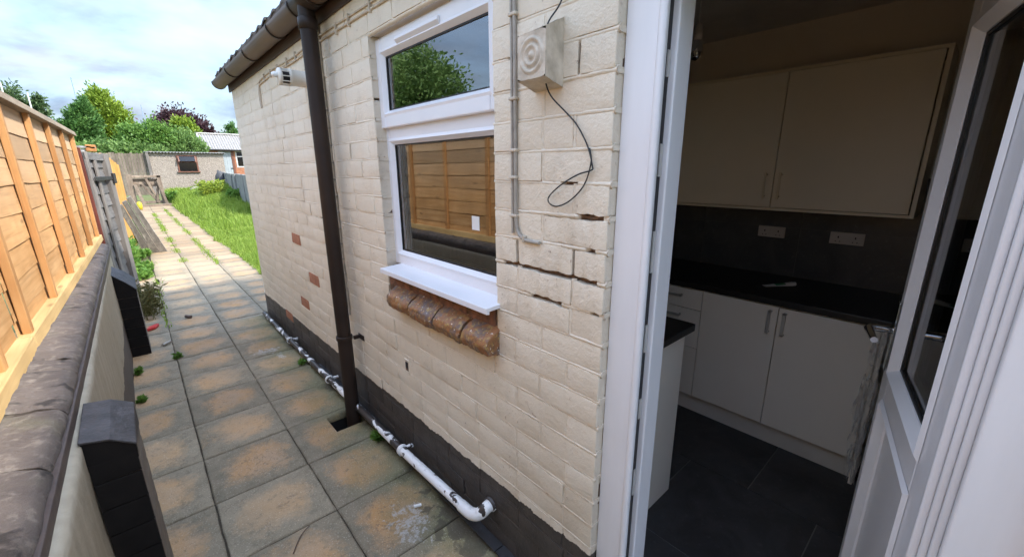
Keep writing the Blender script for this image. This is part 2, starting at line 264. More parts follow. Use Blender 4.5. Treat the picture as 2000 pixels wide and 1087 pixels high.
MAT = dict(
    facade=m_facade('facade_paint'), facade_mortar=m_facade('painted_mortar', True), slab=m_slab(),
    rawmortar=simple('raw_mortar', (0.20, 0.125, 0.075), (0.09, 0.055, 0.035), 0.95, 20, 0.9, 70, 0.008, pos=True),
    rawbrick=simple('bare_brick', (0.43, 0.19, 0.105), (0.30, 0.125, 0.07), 0.9, 18, 0.6, 90, 0.004, pos=True),
    ledgebrick=simple('dirty_raw_brick', (0.30, 0.135, 0.075), (0.09, 0.055, 0.04), 0.95, 26, 0.9, 70, 0.008, pos=True),
    upvc=simple('white_upvc', (0.80, 0.80, 0.82), (0.76, 0.76, 0.785), 0.28, 4, 0.03, 40, 0.001),
    upvc_dirty=simple('scuffed_white_upvc', (0.79, 0.79, 0.81), (0.735, 0.735, 0.75), 0.32, 3, 0.05, 30, 0.001, stretch=(6, 6, 1)),
    gasket=simple('black_rubber', (0.012, 0.012, 0.013), None, 0.5, 4, 0),
    glass=m_glass('window_glass', 2.9), doorglass=m_glass('door_glass', 1.5, (0.86, 0.9, 0.89)), farglass=m_glass('far_glass', 1.7, (0.3, 0.32, 0.34)),
    brownpvc=simple('brown_plastic', (0.036, 0.023, 0.017), (0.022, 0.015, 0.012), 0.5, 6, 0.08, 50, 0.001, spec=.22),
    gutterpvc=simple('weathered_brown_plastic', (0.125, 0.082, 0.055), (0.075, 0.050, 0.036), 0.55, 5, 0.08, 50, 0.001, stretch=(1, .4, 1), spec=.3),
    fascia=simple('dark_brown_timber', (0.06, 0.035, 0.026), None, 0.6),
    rooftile=simple('grey_brown_roof_tile', (0.16, 0.13, 0.115), (0.10, 0.085, 0.075), 0.85, 12, 0.4, 60),
    corbel=simple('dirty_cream_stone_paint', (0.70, 0.62, 0.51), (0.36, 0.305, 0.23), 0.75, 16, 0.7, 45, 0.005, pos=True),
    cablegrey=simple('painted_cable', (0.44, 0.40, 0.34), (0.27, 0.24, 0.205), 0.5, 20, 0.1),
    cablecream=simple('cream_painted_cable', (0.66, 0.57, 0.46), (0.42, 0.36, 0.28), 0.55, 25, 0.2),
    blackwire=simple('black_wire', (0.02, 0.02, 0.02), None, 0.45, 5, 0),
    flue=simple('cream_flue_plastic', (0.74, 0.71, 0.64), (0.62, 0.58, 0.50), 0.4, 7, 0.1),
    black=simple('matt_black', (0.015, 0.014, 0.014), None, 0.7, 5, 0),
    waste=m_chipped('peeling_black_paint_on_white_pipe', (0.045, 0.037, 0.034), (0.80, 0.79, 0.77), 15, 0.55, 0.4, (1, .5, 1)),
    wastew=m_chipped('white_pipe_with_black_flecks', (0.045, 0.037, 0.034), (0.82, 0.81, 0.79), 14, 0.405, 0.35, (1, .5, 1)),
    bullnose=None, coping=None, cream_wall=None,
    engbrick=simple('black_painted_brick', (0.007, 0.006, 0.006), (0.013, 0.011, 0.010), 0.85, 14, 0.5, 60, spec=.2),
    pierside=simple('brown_painted_brick', (0.20, 0.165, 0.13), (0.12, 0.10, 0.08), 0.7, 10, 0.5, 50),
    slate=simple('grey_pier_cap', (0.075, 0.070, 0.072), (0.03, 0.028, 0.028), 0.6, 18, 0.9, 50, 0.006),
    soil=simple('joint_soil', (0.075, 0.055, 0.035), (0.035, 0.03, 0.02), 0.95, 15, 0.8, 60, 0.01, pos=True),
    ground=simple('rough_grass_ground', (0.09, 0.13, 0.035), (0.12, 0.11, 0.05), 0.95, 0.6, 0.8, 8, 0.05, pos=True),
    fence=wood('new_fence_timber', (0.64, 0.39, 0.185), (0.50, 0.27, 0.105), axis='y', rough=0.75, rnd=0.18, top=(1.60, 2.25, (0.46, 0.35, 0.235))),
    batten=wood('fence_batten_timber', (0.54, 0.31, 0.13), (0.42, 0.20, 0.07), axis='z', rough=0.7, rnd=0.18),
    palerail=wood('pale_fence_rail', (0.62, 0.44, 0.21), (0.50, 0.33, 0.14), axis='y', rnd=0.05),
    caprail=wood('weathered_cap_rail', (0.36, 0.29, 0.21), (0.26, 0.205, 0.145), axis='y', rnd=0.05),
    redpost=wood('red_stained_post', (0.20, 0.055, 0.035), (0.13, 0.035, 0.025), rnd=0.0),
    greywood=wood('weathered_grey_timber', (0.235, 0.22, 0.205), (0.135, 0.125, 0.12), axis='y', rnd=0.15),
    greypost=wood('weathered_grey_post', (0.30, 0.265, 0.23), (0.17, 0.15, 0.135), axis='z', rnd=0.1),
    orange=wood('orange_gate_timber', (0.60, 0.34, 0.105), (0.50, 0.25, 0.065), axis='z', rnd=0.1),
    oldfence=wood('old_brown_grey_boards', (0.29, 0.235, 0.175), (0.20, 0.16, 0.125), axis='z', rnd=0.25),
    plank=wood('grey_weathered_plank', (0.36, 0.32, 0.27), (0.15, 0.13, 0.11), axis="z", rnd=0.2, bump=0.8),
    benchwood=wood('old_bench_timber', (0.36, 0.285, 0.21), (0.19, 0.14, 0.105), axis='z', rnd=0.3),
    iron=simple('black_iron', (0.03, 0.03, 0.032), (0.06, 0.05, 0.045), 0.5, 12, 0.2, metal=0.6),
    pebble=None,
    corrugated=simple('grey_fibre_cement', (0.30, 0.29, 0.27), (0.20, 0.185, 0.17), 0.85, 6, 0.3, 40),
    orangebrick=None,
    paledoor=simple('weathered_pale_blue_door', (0.42, 0.46, 0.47), (0.32, 0.355, 0.37), 0.7, 5, 0.2, 40),
    brownframe=simple('brown_window_frame', (0.21, 0.085, 0.05), (0.15, 0.06, 0.035), 0.5, 5, 0.1),
    whitepaint=simple('old_white_paint', (0.72, 0.70, 0.66), (0.55, 0.52, 0.48), 0.7, 7, 0.2),
    peel=m_chipped('peeling_white_paint', (0.68, 0.66, 0.62), (0.33, 0.27, 0.23), 5, 0.57, 0.7),
    rust=simple('orange_rust', (0.48, 0.21, 0.06), (0.30, 0.12, 0.04), 0.8, 9, 0.4),
    concrete=simple('grey_concrete_panel', (0.30, 0.295, 0.28), (0.20, 0.195, 0.185), 0.9, 4, 0.4, 50, rnd=0.12),
    cabinet=simple('cream_cabinet_laminate', (0.85, 0.77, 0.60), (0.82, 0.74, 0.575), 0.38, 3, 0.02),
    cab_lit=simple('cream_laminate_lit', (0.91, 0.87, 0.77), (0.88, 0.84, 0.745), 0.36, 3, 0.02),  # cabinet cream made paler, the stronger light down here put into the colour
    plinthk=simple('cream_plinth', (0.76, 0.73, 0.66), None, 0.5, 3, 0.02),
    worktop=simple('black_speckled_worktop', (0.010, 0.010, 0.011), (0.018, 0.018, 0.019), 0.38, 90, 0.02),
    kwall=simple('plaster_wall', (0.74, 0.69, 0.60), (0.70, 0.65, 0.57), 0.9, 3, 0.05),
    kceil=simple('grey_ceiling', (0.70, 0.68, 0.63), None, 0.9, 3, 0.05),
    ktile=m_tile('charcoal_wall_tile', (0.052, 0.055, 0.063), (0.085, 0.09, 0.10), 0.35),
    ftile=m_tile('charcoal_floor_tile', (0.024, 0.024, 0.027), (0.052, 0.052, 0.056), 0.42),
    grout=simple('grey_grout', (0.19, 0.185, 0.18), None, 0.9, 5, 0),
    chrome=simple('polished_chrome', (0.75, 0.76, 0.78), None, 0.12, 4, 0, metal=1.0),
    brass=simple('satin_handle_metal', (0.86, 0.76, 0.55), None, 0.3, 4, 0, metal=0.1),
    steel=simple('brushed_steel', (0.66, 0.65, 0.62), None, 0.35, 4, 0, metal=0.5),
    socket=simple('white_socket_plastic', (0.66, 0.61, 0.56), None, 0.4, 4, 0),
    paper=simple('white_paper', (0.85, 0.85, 0.82), None, 0.6, 4, 0),
    greenlabel=simple('green_print', (0.10, 0.34, 0.17), None, 0.5, 4, 0),
    red=simple('red_plastic', (0.55, 0.035, 0.03), None, 0.45, 4, 0),
    twig=simple('dark_brown_litter', (0.10, 0.065, 0.05), None, 0.7, 20, 0.3),
    whitestain=simple('dried_white_paint', (0.55, 0.54, 0.52), (0.38, 0.36, 0.33), 0.8, 40, 0.4),
    bark=simple('bark', (0.12, 0.09, 0.065), (0.07, 0.055, 0.04), 0.95, 10, 0.8, 30, 0.02),
    mast=simple('blue_grey_mast_paint', (0.28, 0.38, 0.55), None, 0.5, 3, 0),
    whitepole=simple('white_pole', (0.72, 0.72, 0.70), None, 0.5, 3, 0),
    bandpaint=simple('dark_brown_band_paint', (0.105, 0.075, 0.06), (0.07, 0.05, 0.042), 0.6, 12, 0.5, 40, pos=True),
    stone=simple('rubble_stone', (0.36, 0.31, 0.25), (0.24, 0.21, 0.17), 0.9, 8, 0.5, 30),
    sack=simple('dark_grey_sheet', (0.075, 0.072, 0.07), (0.05, 0.05, 0.05), 0.6, 4, 0.6, 14, 0.03),
    grass=m_leaf('grass_blade', (0.19, 0.30, 0.035), (0.34, 0.42, 0.075), 0.4),
    weed=m_leaf('weed_leaf', (0.10, 0.22, 0.035), (0.21, 0.33, 0.06), 0.35),
    dryweed=m_leaf('dry_weed_leaf', (0.13, 0.13, 0.045), (0.24, 0.20, 0.08), 0.3),
    yellow=m_leaf('yellow_flowering_leaf', (0.36, 0.40, 0.05), (0.25, 0.37, 0.06), 0.4),
    darkleaf=m_leaf('dark_cypress_leaf', (0.06, 0.15, 0.035), (0.14, 0.26, 0.06), 0.25),
    golden=m_leaf('golden_cypress_leaf', (0.16, 0.25, 0.03), (0.31, 0.40, 0.04), 0.25),
    hedge=m_leaf('broad_shrub_leaf', (0.10, 0.21, 0.04), (0.22, 0.36, 0.075), 0.35),
    hedge2=m_leaf('pale_shrub_leaf', (0.15, 0.26, 0.075), (0.26, 0.38, 0.11), 0.35),
    copper=m_leaf('copper_beech_leaf', (0.050, 0.022, 0.028), (0.095, 0.045, 0.05), 0.15),
    birch=m_leaf('birch_leaf', (0.075, 0.13, 0.05), (0.14, 0.21, 0.08), 0.3),
)
def m_bullnose():
    t = NT('brown_glazed_sill_brick'); p = t.pos(); n = t.noise(p, 34, 7, 0.72, 1.2); big = t.noise(p, 13, 4, .6, .8)
    c = t.mix(t.ramp(n, 0.36, 0.62), (0.10, 0.062, 0.045), (0.27, 0.135, 0.06))
    c = t.mix(t.math('MULTIPLY', t.ramp(big, .46, .56), t.ramp(n, .35, .6, .25, 1)), c, (0.30, 0.125, 0.045))
    c = t.mix(t.math('MULTIPLY', t.ramp(big, .42, .52, 1, 0), t.ramp(t.noise(p, 38, 6, .7, .6), 0.40, 0.55, 0, 0.85)), c, (0.13, 0.105, 0.11))
    c = t.mix(t.ramp(t.noise(p, 55, 6, 0.75), 0.52, 0.62, 0, 0.75), c, (0.43, 0.29, 0.085))
    c = t.mix(t.ramp(t.noise(p, 62, 4), 0.665, 0.685, 0, 0.9), c, (0.74, 0.70, 0.64))
    t.pbr(c, t.ramp(n, 0.3, 0.7, 0.35, 0.65), 0, t.bump(t.noise(p, 60, 5), 0.8, 0.005)); return t.m
def m_coping():
    t = NT('purple_brown_coping_brick'); p = t.pos(); n = t.noise(t.shift(p), 6, 6, 0.6)
    c = t.mix(t.ramp(n, 0.3, 0.7), (0.160, 0.130, 0.110), (0.088, 0.073, 0.066))
    c = t.mix(t.ramp(t.noise(p, 30, 5, 0.7), 0.52, 0.66, 0, 0.65), c, (0.27, 0.23, 0.19))
    c = t.mix(t.ramp(t.noise(p, 11, 5), 0.60, 0.66, 0, 0.8), c, (0.028, 0.024, 0.022))
    c = t.mix(t.ramp(t.noise(p, 4, 3), 0.6, 0.75, 0, 0.35), c, (0.19, 0.19, 0.10))
    t.pbr(c, 0.6, 0, t.bump(t.noise(p, 48, 7, 0.7), 1.0, 0.009), 0.3); return t.m
def m_creamwall():
    t = NT('cream_brown_painted_wall'); p = t.pos(); s = t.n('ShaderNodeSeparateXYZ'); t.l(p, s.inputs[0])
    st = t.noise(t.map(p, (20, 20, 1.5)), 1, 5); n = t.noise(p, 14, 5, 0.6)
    c = t.mix(t.ramp(st, 0.3, 0.7), (0.46, 0.405, 0.305), (0.37, 0.32, 0.235)); c = t.mix(t.ramp(n, 0.55, 0.75, 0, 0.5), c, (0.27, 0.235, 0.17))
    low = t.math('LESS_THAN', t.math('ADD', s.outputs[2], t.math('MULTIPLY', n, 0.04)), 0.36)
    c = t.mix(low, c, (0.12, 0.10, 0.085))
    t.pbr(c, 0.75, 0, t.bump(t.noise(p, 45, 5, 0.6), 0.6, 0.005), 0.3); return t.m
def m_pebble():
    t = NT('pebble_dash'); p = t.pos(); v = t.n('ShaderNodeTexVoronoi'); v.inputs['Scale'].default_value = 22; t.l(p, v.inputs['Vector'])
    n = t.noise(p, 9, 5)
    c = t.mix(t.ramp(n, 0.3, 0.7), (0.45, 0.385, 0.32), (0.33, 0.28, 0.23)); c = t.mix(t.ramp(v.outputs['Distance'], 0.2, 0.7, 0, 0.5), c, (0.20, 0.165, 0.14))
    t.pbr(c, 0.95, 0, t.bump(v.outputs['Distance'], 0.8, 0.02), 0.2); return t.m
def m_farbrick(name, a, b, mortar, rot=(pi / 2, 0, 0)):
    t = NT(name); p = t.map(t.pos(), (1, 1, 1), (0, 0, 0), rot); x = t.n('ShaderNodeTexBrick'); t.l(p, x.inputs['Vector'])
    x.inputs['Scale'].default_value = 1.0; x.inputs['Brick Width'].default_value = 0.235; x.inputs['Row Height'].default_value = 0.08; x.inputs['Mortar Size'].default_value = 0.008
    x.inputs['Color1'].default_value = (*a, 1); x.inputs['Color2'].default_value = (*b, 1); x.inputs['Mortar'].default_value = (*mortar, 1)
    t.pbr(x.outputs['Color'], 0.9, 0, t.bump(x.outputs['Fac'], -0.4, 0.006), 0.2); return t.m
MAT['bullnose'] = m_bullnose(); MAT['coping'] = m_coping(); MAT['cream_wall'] = m_creamwall(); MAT['pebble'] = m_pebble()
MAT['orangebrick'] = m_farbrick('orange_brick', (0.46, 0.17, 0.07), (0.36, 0.12, 0.055), (0.35, 0.28, 0.22))

# ------------------------------------------------------------------ mesh helpers
class MB:
    def __init__(s): s.v = []; s.f = []; s.sm = []
    def add(s, vs, fs, smooth=False):
        b = len(s.v); s.v += [tuple(v) for v in vs]; s.f += [tuple(i + b for i in f) for f in fs]; s.sm += [smooth] * len(fs); return s
    def box(s, x0, x1, y0, y1, z0, z1):
        return s.add([(x0, y0, z0), (x1, y0, z0), (x1, y1, z0), (x0, y1, z0), (x0, y0, z1), (x1, y0, z1), (x1, y1, z1), (x0, y1, z1)],
                     [(0, 3, 2, 1), (4, 5, 6, 7), (0, 1, 5, 4), (1, 2, 6, 5), (2, 3, 7, 6), (3, 0, 4, 7)])
    def hexa(s, p):
        return s.add(p, [(0, 3, 2, 1), (4, 5, 6, 7), (0, 1, 5, 4), (1, 2, 6, 5), (2, 3, 7, 6), (3, 0, 4, 7)])
    def beam(s, a, b, w, t, up=(0, 0, 1)):
        """box from a to b, w along the sideways direction, t along 'up'"""
        a, b = Vector(a), Vector(b); d = (b - a).normalized(); u = Vector(up)
        sd = d.cross(u)
        if sd.length < 1e-4: sd = d.cross(Vector((1, 0, 0)))
        sd.normalize(); u = sd.cross(d).normalized(); p = []
        for e in (a, b):
            for (i, j) in ((-1, -1), (1, -1), (1, 1), (-1, 1)): p.append(e + sd * i * w / 2 + u * j * t / 2)
        return s.add(p, [(0, 1, 2, 3), (7, 6, 5, 4), (0, 4, 5, 1), (1, 5, 6, 2), (2, 6, 7, 3), (3, 7, 4, 0)])
    def tube(s, pts, r, n=10, caps=True):
        pts = [Vector(p) for p in pts]; rs = r if isinstance(r, (list, tuple)) else [r] * len(pts); vs = []; fs = []; prev = None
        for i, p in enumerate(pts):
            d = (pts[min(i + 1, len(pts) - 1)] - pts[max(i - 1, 0)]).normalized()
            if prev is None: x = d.cross(Vector((0, 0, 1)) if abs(d.z) < 0.9 else Vector((1, 0, 0))).normalized()
            else: x = (prev - d * prev.dot(d)).normalized()
            prev = x; y = d.cross(x)
            for k in range(n):
                a = 2 * pi * k / n; vs.append(p + (x * math.cos(a) + y * math.sin(a)) * rs[i])
        for i in range(len(pts) - 1):
            for k in range(n): fs.append((i * n + k, i * n + (k + 1) % n, (i + 1) * n + (k + 1) % n, (i + 1) * n + k))
        s.add(vs, fs, True)
        if caps:
            s.add(vs[:n], [tuple(range(n - 1, -1, -1))]); s.add(vs[-n:], [tuple(range(n))])
        return s
    def prism(s, prof, axis, a0, a1):
        """closed profile extruded along an axis; prof points fill the two other axes in order"""
        def P(p, a): return {'x': (a, p[0], p[1]), 'y': (p[0], a, p[1]), 'z': (p[0], p[1], a)}[axis]
        n = len(prof); vs = [P(p, a0) for p in prof] + [P(p, a1) for p in prof]
        fs = [(i, (i + 1) % n, n + (i + 1) % n, n + i) for i in range(n)] + [tuple(range(n - 1, -1, -1)), tuple(range(n, 2 * n))]
        return s.add(vs, fs)
    def lathe(s, prof, c, ax, n=24):
        """prof: (radius, distance along ax) from c"""
        c, ax = Vector(c), Vector(ax).normalized(); x = ax.orthogonal().normalized(); y = ax.cross(x); vs = []; fs = []
        for r, h in prof:
            for k in range(n):
                a = 2 * pi * k / n; vs.append(c + ax * h + (x * math.cos(a) + y * math.sin(a)) * r)
        for i in range(len(prof) - 1):
            for k in range(n): fs.append((i * n + k, i * n + (k + 1) % n, (i + 1) * n + (k + 1) % n, (i + 1) * n + k))
        return s.add(vs, fs, True)
    def sheet(s, fn, nu, nv, smooth=True):
        vs = [fn(i / nu, j / nv) for i in range(nu + 1) for j in range(nv + 1)]
        fs = [(i * (nv + 1) + j, (i + 1) * (nv + 1) + j, (i + 1) * (nv + 1) + j + 1, i * (nv + 1) + j + 1) for i in range(nu) for j in range(nv)]
        return s.add(vs, fs, smooth)
    def mesh(s, name, mat=None):
        me = bpy.data.meshes.new(name); me.from_pydata(s.v, [], s.f)
        me.polygons.foreach_set('use_smooth', s.sm)
        if mat: me.materials.append(MAT[mat] if isinstance(mat, str) else mat)
        me.update(); return me
    def build(s, name, mat, parent=None, bevel=0, seg=2, **k): return link(name, s.mesh(name, mat), parent, bevel, seg, **k)

def link(name, me, parent=None, bevel=0, seg=2, loc=None, rot=None, label=None, cat=None, group=None, kind=None):
    o = bpy.data.objects.new(name, me); COL.objects.link(o); o.parent = parent
    if loc is not None: o.location = loc
    if rot is not None: o.rotation_euler = rot
    if bevel:
        b = o.modifiers.new('bevel', 'BEVEL'); b.width = bevel; b.segments = seg; b.limit_method = 'ANGLE'; b.angle_limit = math.radians(40)
    return tag(o, label, cat, group, kind)
def tag(o, label=None, cat=None, group=None, kind=None):
    for a, b in (('label', label), ('category', cat), ('group', group), ('kind', kind)):
        if b: o[a] = b
    return o
def thing(name, label, cat, loc=(0, 0, 0), group=None):
    return link(name, None, loc=None, label=label, cat=cat, group=group)
def fastmesh(name, V, F, mat, smooth=False):
    """V (n,3) floats, F (m,k) ints, one face size"""
    me = bpy.data.meshes.new(name); k = F.shape[1]
    me.vertices.add(len(V)); me.vertices.foreach_set('co', np.asarray(V, np.float32).ravel())
    me.loops.add(F.size); me.loops.foreach_set('vertex_index', F.astype(np.int32).ravel())
    me.polygons.add(len(F)); me.polygons.foreach_set('loop_start', np.arange(0, F.size, k, dtype=np.int32))
    me.polygons.foreach_set('loop_total', np.full(len(F), k, np.int32))
    if smooth: me.polygons.foreach_set('use_smooth', np.ones(len(F), bool))
    me.materials.append(MAT[mat]); me.update(); me.validate(); return me
def nz(x, y, z): return noise.noise(Vector((x, y, z)))
def seen(p):
    """is the point inside the photograph's frame (used only to rank alike pieces by size)"""
    d = Vector(p) - CAM_POS; z = d.dot(fw)
    if z < 0.05: return False, 0
    x, y = 808.7 * d.dot(rr) / z, 808.7 * d.dot(uu) / z
    return abs(x) < 1030 and abs(y) < 575, z

# ================================================================== GROUND AND PATH
def terrain(x, y):
    t = min(1, max(0, (y - 13) / 18)); a = (0.40 + 0.14 * min(4, max(0, x))) * t * t * (3 - 2 * t)
    if x < 0.75: a *= max(0, min(1, (x - 0.42) / 0.33)) if y < 28.6 else 1
    return a
MB().add([(-500, -300, -.40), (500, -300, -.40), (500, 900, -.40), (-500, 900, -.40)], [(0, 1, 2, 3)]).build('ground', 'ground', kind='structure')
MB().sheet(lambda u, v: ((lambda x, y: (x, y, -0.03 + terrain(x, y) + 0.02 * nz(x, y, 3)))(0.44 + u * 11.5, 5.6 + v * 42)), 30, 90).build('lawn', 'ground', kind='structure')
MB().sheet(lambda u, v: ((lambda x, y: (x, y, -0.04 + terrain(x, y)))(-4.0 + u * 4.44, 28.2 + v * 19.4)), 12, 40).build('back_garden_ground', 'ground', kind='structure')
MB().add([(-40, -20, -.03), (-1.45, -20, -.03), (-1.45, 7.38, -.03), (-40, 7.38, -.03), (-.925, 7.38, -.03), (-.925, 28.4, -.03), (-40, 28.4, -.03)], [(0, 1, 2, 3), (3, 4, 5, 6)]).build('side_ground', 'ground', kind='structure')
path = MB().box(-1.5, -.237, -2, 7.4, -0.06, -0.012).box(-.237, .435, -2, 2.49, -.06, -.012).box(-.237, .435, 2.73, 7.4, -.06, -.012).box(-.03, .435, 2.49, 2.73, -.06, -.012).box(-0.93, 0.435, 7.4, 26.6, -0.06, -0.014).build('path', 'soil', kind='structure')

def slab_mesh(seed, xs, ys, hole=None):
    random.seed(seed); m = MB(); nx, ny = len(xs), len(ys); idx = {}
    vs = []
    for i, x in enumerate(xs):
        for j, y in enumerate(ys):
            e = i in (0, nx - 1) or j in (0, ny - 1)
            h = -0.005 * e + 0.0045 * nz(x * 7 + seed * 9, y * 7, seed) * (not e) + 0.002 * nz(x * 25, y * 25 + seed, 2)
            jx = (0.0018 * random.uniform(-1, 1)) if i in (0, nx - 1) else 0
            idx[i, j] = len(vs); vs.append((x + jx, y + (0.0018 * random.uniform(-1, 1) if j in (0, ny - 1) else 0), h))
    fs = []
    def inh(i, j):
        return hole and hole[0] < (xs[i] + xs[i + 1]) / 2 < hole[1] and hole[2] < (ys[j] + ys[j + 1]) / 2 < hole[3]
    cells = {(i, j) for i in range(nx - 1) for j in range(ny - 1) if not inh(i, j)}
    nb = len(vs); vs += [(a, b, -0.045) for a, b, c in vs]
    for i, j in cells:
        a, b, c, d = idx[i, j], idx[i + 1, j], idx[i + 1, j + 1], idx[i, j + 1]; fs.append((a, b, c, d))
        for (p, q, n) in ((a, b, (i, j - 1)), (b, c, (i + 1, j)), (c, d, (i, j + 1)), (d, a, (i - 1, j))):
            if n not in cells: fs.append((q, p, p + nb, q + nb))
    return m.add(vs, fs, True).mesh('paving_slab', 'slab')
half = 0.2215
g9 = [-half, -half + .008] + [-half + .008 + (2 * half - .016) * k / 8 for k in range(1, 8)] + [half - .008, half]
slabs = [slab_mesh(s, g9, g9) for s in range(8)]
random.seed(3)
GY0 = 1.87
xcols = {0: -1.14, 1: -0.69, 2: -0.24, 3: 0.21}
for row in range(-6, 55):
    yc = GY0 + 0.45 * row + 0.225
    for c, xc in xcols.items():
        if c == 0 and yc > 9.1: continue
        if c == 3 and yc < 5.5: continue
        if yc < -1: continue
        if c == 2 and row == 1:
            xs = sorted(set([round(x, 4) for x in g9] + [0.008, 0.205])); ys = sorted(set([round(x, 4) for x in g9] + [-0.035, 0.165]))
            me = slab_mesh(41, xs, ys, (0.008, 0.206, -0.035, 0.165))
        else: me = slabs[random.randrange(8)]
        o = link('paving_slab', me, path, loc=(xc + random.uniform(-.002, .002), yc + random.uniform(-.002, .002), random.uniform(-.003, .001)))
        o.rotation_euler = (random.uniform(-.004, .004), random.uniform(-.004, .004), (0 if (c == 2 and row == 1) else random.choice((0, pi / 2, pi, -pi / 2))) + random.uniform(-.004, .004))
MB().box(-0.237, -0.03, 2.49, 2.73, -0.35, -0.30).box(-0.245, -0.237, 2.49, 2.73, -.35, -.03).box(-0.237, -0.03, 2.73, 2.74, -.35, -.03).box(-0.237, -0.03, 2.48, 2.49, -.35, -.03) \
    .build('gully_lining', 'black', path)

# ================================================================== HOUSE
house = thing('house', 'cream painted brick house extension with black plinth and brown gutter', 'house')
C0, CH = 0.009, 0.0936           # first bed joint and course height
Y_DOOR, Y_FAR, Z_TOP = 0.664, 5.42, 2.475
WY0, WY1, WZ0, WZ1 = 1.150, 2.060, 0.970, 2.262     # window opening in the brickwork
MISSING = [(1.319, .700, 1.105), (1.225, .83, .965), (1.507, .675, .775), (1.413, .70, .735)]
core = MB()
core.box(.032, .098, Y_DOOR + .006, WY0 - .006, -.05, Z_TOP).box(.032, .098, WY1 + .006, Y_FAR - .004, -.05, Z_TOP)
core.box(.032, .098, WY0 - .006, WY1 + .006, -.05, WZ0 - .012).box(.032, .098, WY0 - .006, WY1 + .006, WZ1 + .01, Z_TOP)
wall = core.build('wall', 'rawmortar', house)

def brick_mesh(seed, w, h=CH - 0.0105, d=0.1, rag=0.0):
    ny, nz_ = (6 if w > .17 else 4), 3
    if rag: ny = 22 if w > .17 else 12
    ys = [-w / 2 + w * k / ny for k in range(ny + 1)]; ys[1] = -w / 2 + .006; ys[-2] = w / 2 - .006
    zs = [-h / 2, -h / 2 + .006, h / 2 - .006, h / 2]
    vs = []; I = {}
    for i, y in enumerate(ys):
        for k, z in enumerate(zs):
            e = (i in (0, ny)) + (k in (0, 3))
            x = (0.0, .0008, .002)[e] + .0022 * nz(y * 19 + seed * 7, z * 19, seed * 1.7) + (.0022 * nz(y * 60, z * 60, seed) if e else 0)
            I[i, k] = len(vs)
            vs.append((x, y + (.0022 * nz(z * 50, seed * 3.3, 1) if i in (0, ny) else 0), z + ((.0022 * nz(y * 26, seed * 5.1, 4) + rag * (nz(y * 33, seed * 2.1, k) + .7 * nz(y * 95, seed, k + 3)) * (1 if e else .6)) if k in (0, 3) or rag else 0)))
    fs = [(I[i, k], I[i, k + 1], I[i + 1, k + 1], I[i + 1, k]) for i in range(ny) for k in range(3)]
    fr_ = len(fs); ring = [I[i, 0] for i in range(ny + 1)] + [I[ny, k] for k in range(1, 4)] + [I[i, 3] for i in range(ny - 1, -1, -1)] + [I[0, k] for k in (2, 1)]
    n = len(ring); b0 = len(vs); vs += [vs[r] for r in ring]; b = len(vs); vs += [(d, vs[r][1], vs[r][2]) for r in ring]
    fs += [(b0 + i, b0 + (i + 1) % n, b + (i + 1) % n, b + i) for i in range(n)]
    return vs, fs
random.seed(21)
protos = {}
def proto(w):
    key = round(w, 2)
    L = protos.setdefault(key, [])
    if len(L) < 5: L.append(MB().add(*brick_mesh(len(protos) * 7.3 + len(L) * 1.9 + 1, key), True)); L[-1].me = None; return L[-1]
    return random.choice(L)
bricks = []      # (y0, y1, zc)
joints = MB(); returns = MB()
def missing(z, a, b):
    for mz, m0, m1 in MISSING:
        if abs(z - mz) < .03 and b > m0 and a < m1: return True
    return False
def gapmask(z, y):
    """0 where the joint is sound, 1 where its mortar has fallen out"""
    m_ = 0.0
    for mz, m0, m1 in MISSING:
        if abs(z - mz) < .03:
            e = min(y - m0, m1 - y) + .018 * nz(y * 45, z * 9, 3); m_ = max(m_, min(1, max(0, e / .007)))
    w = nz(y * 2.1, z * 31, 8) + .5 * nz(y * 14, z * 17, 5)
    return max(m_, min(1, max(0, (w - .64) / .05)))
def bed(z, y0, y1):
    n = max(2, int((y1 - y0) / (.010 if y0 < 2.2 else .02))); prof = ((-.0125, .0095), (-.0068, .0042), (-.002, -.0002), (.0032, .0008), (.0070, .0054), (.0125, .010)); flush = nz(z * 23, 1, 1)
    rows = []
    for i in range(n + 1):
        y = y0 + (y1 - y0) * i / n; g = gapmask(z, y); wob = .0018 * nz(y * 9, z * 40, 2) + .0012 * nz(y * 34, z * 7, 6); lift = .0016 * nz(y * 3.1, z * 19, 4)
        for dz, x in prof:
            q = 1.0 if abs(dz) < .009 else .5
            rows.append((x + lift + .0017 * nz(y * 55, (z + dz) * 160, 9) * q + g * (.016 + .005 * nz(y * 60, dz * 300, 4)), y, z + dz + wob))
    joints.add(rows, [(i * 6 + k, (i + 1) * 6 + k, (i + 1) * 6 + k + 1, i * 6 + k + 1) for i in range(n) for k in range(5)], True)
    for ya, yb in ((y0 + .002, y0 + .02), (y1 - .02, y1 - .002)): returns.hexa([(.005, ya, z - .0075), (.1, ya, z - .0075), (.1, yb, z - .0075), (.005, yb, z - .0075), (.006, ya, z + .0075), (.1, ya, z + .0075), (.1, yb, z + .0075), (.006, yb, z + .0075)]) if random.random() > .12 else None
def perp(y, z0, z1, sound=True):
    n = 9; prof = ((-.0105, .0090), (-.0048, .0046), (.000, .0006), (.0042, .0014), (.0105, .009)); sd = random.random() * 40; rows = []
    for i in range(n + 1):
        z = z0 + (z1 - z0) * i / n; wob = .0016 * nz(z * 30, y * 9, sd); g = 0 if sound else min(1, max(0, .9 + 1.4 * nz(z * 30, sd, 3)))
        for dy_, x in prof: rows.append((x + .002 * nz(z * 60, (y + dy_) * 150, sd) + g * .026, y + dy_ + wob, z))
    joints.add(rows, [(i * 5 + k, i * 5 + k + 1, (i + 1) * 5 + k + 1, (i + 1) * 5 + k) for i in range(n) for k in range(4)], True)
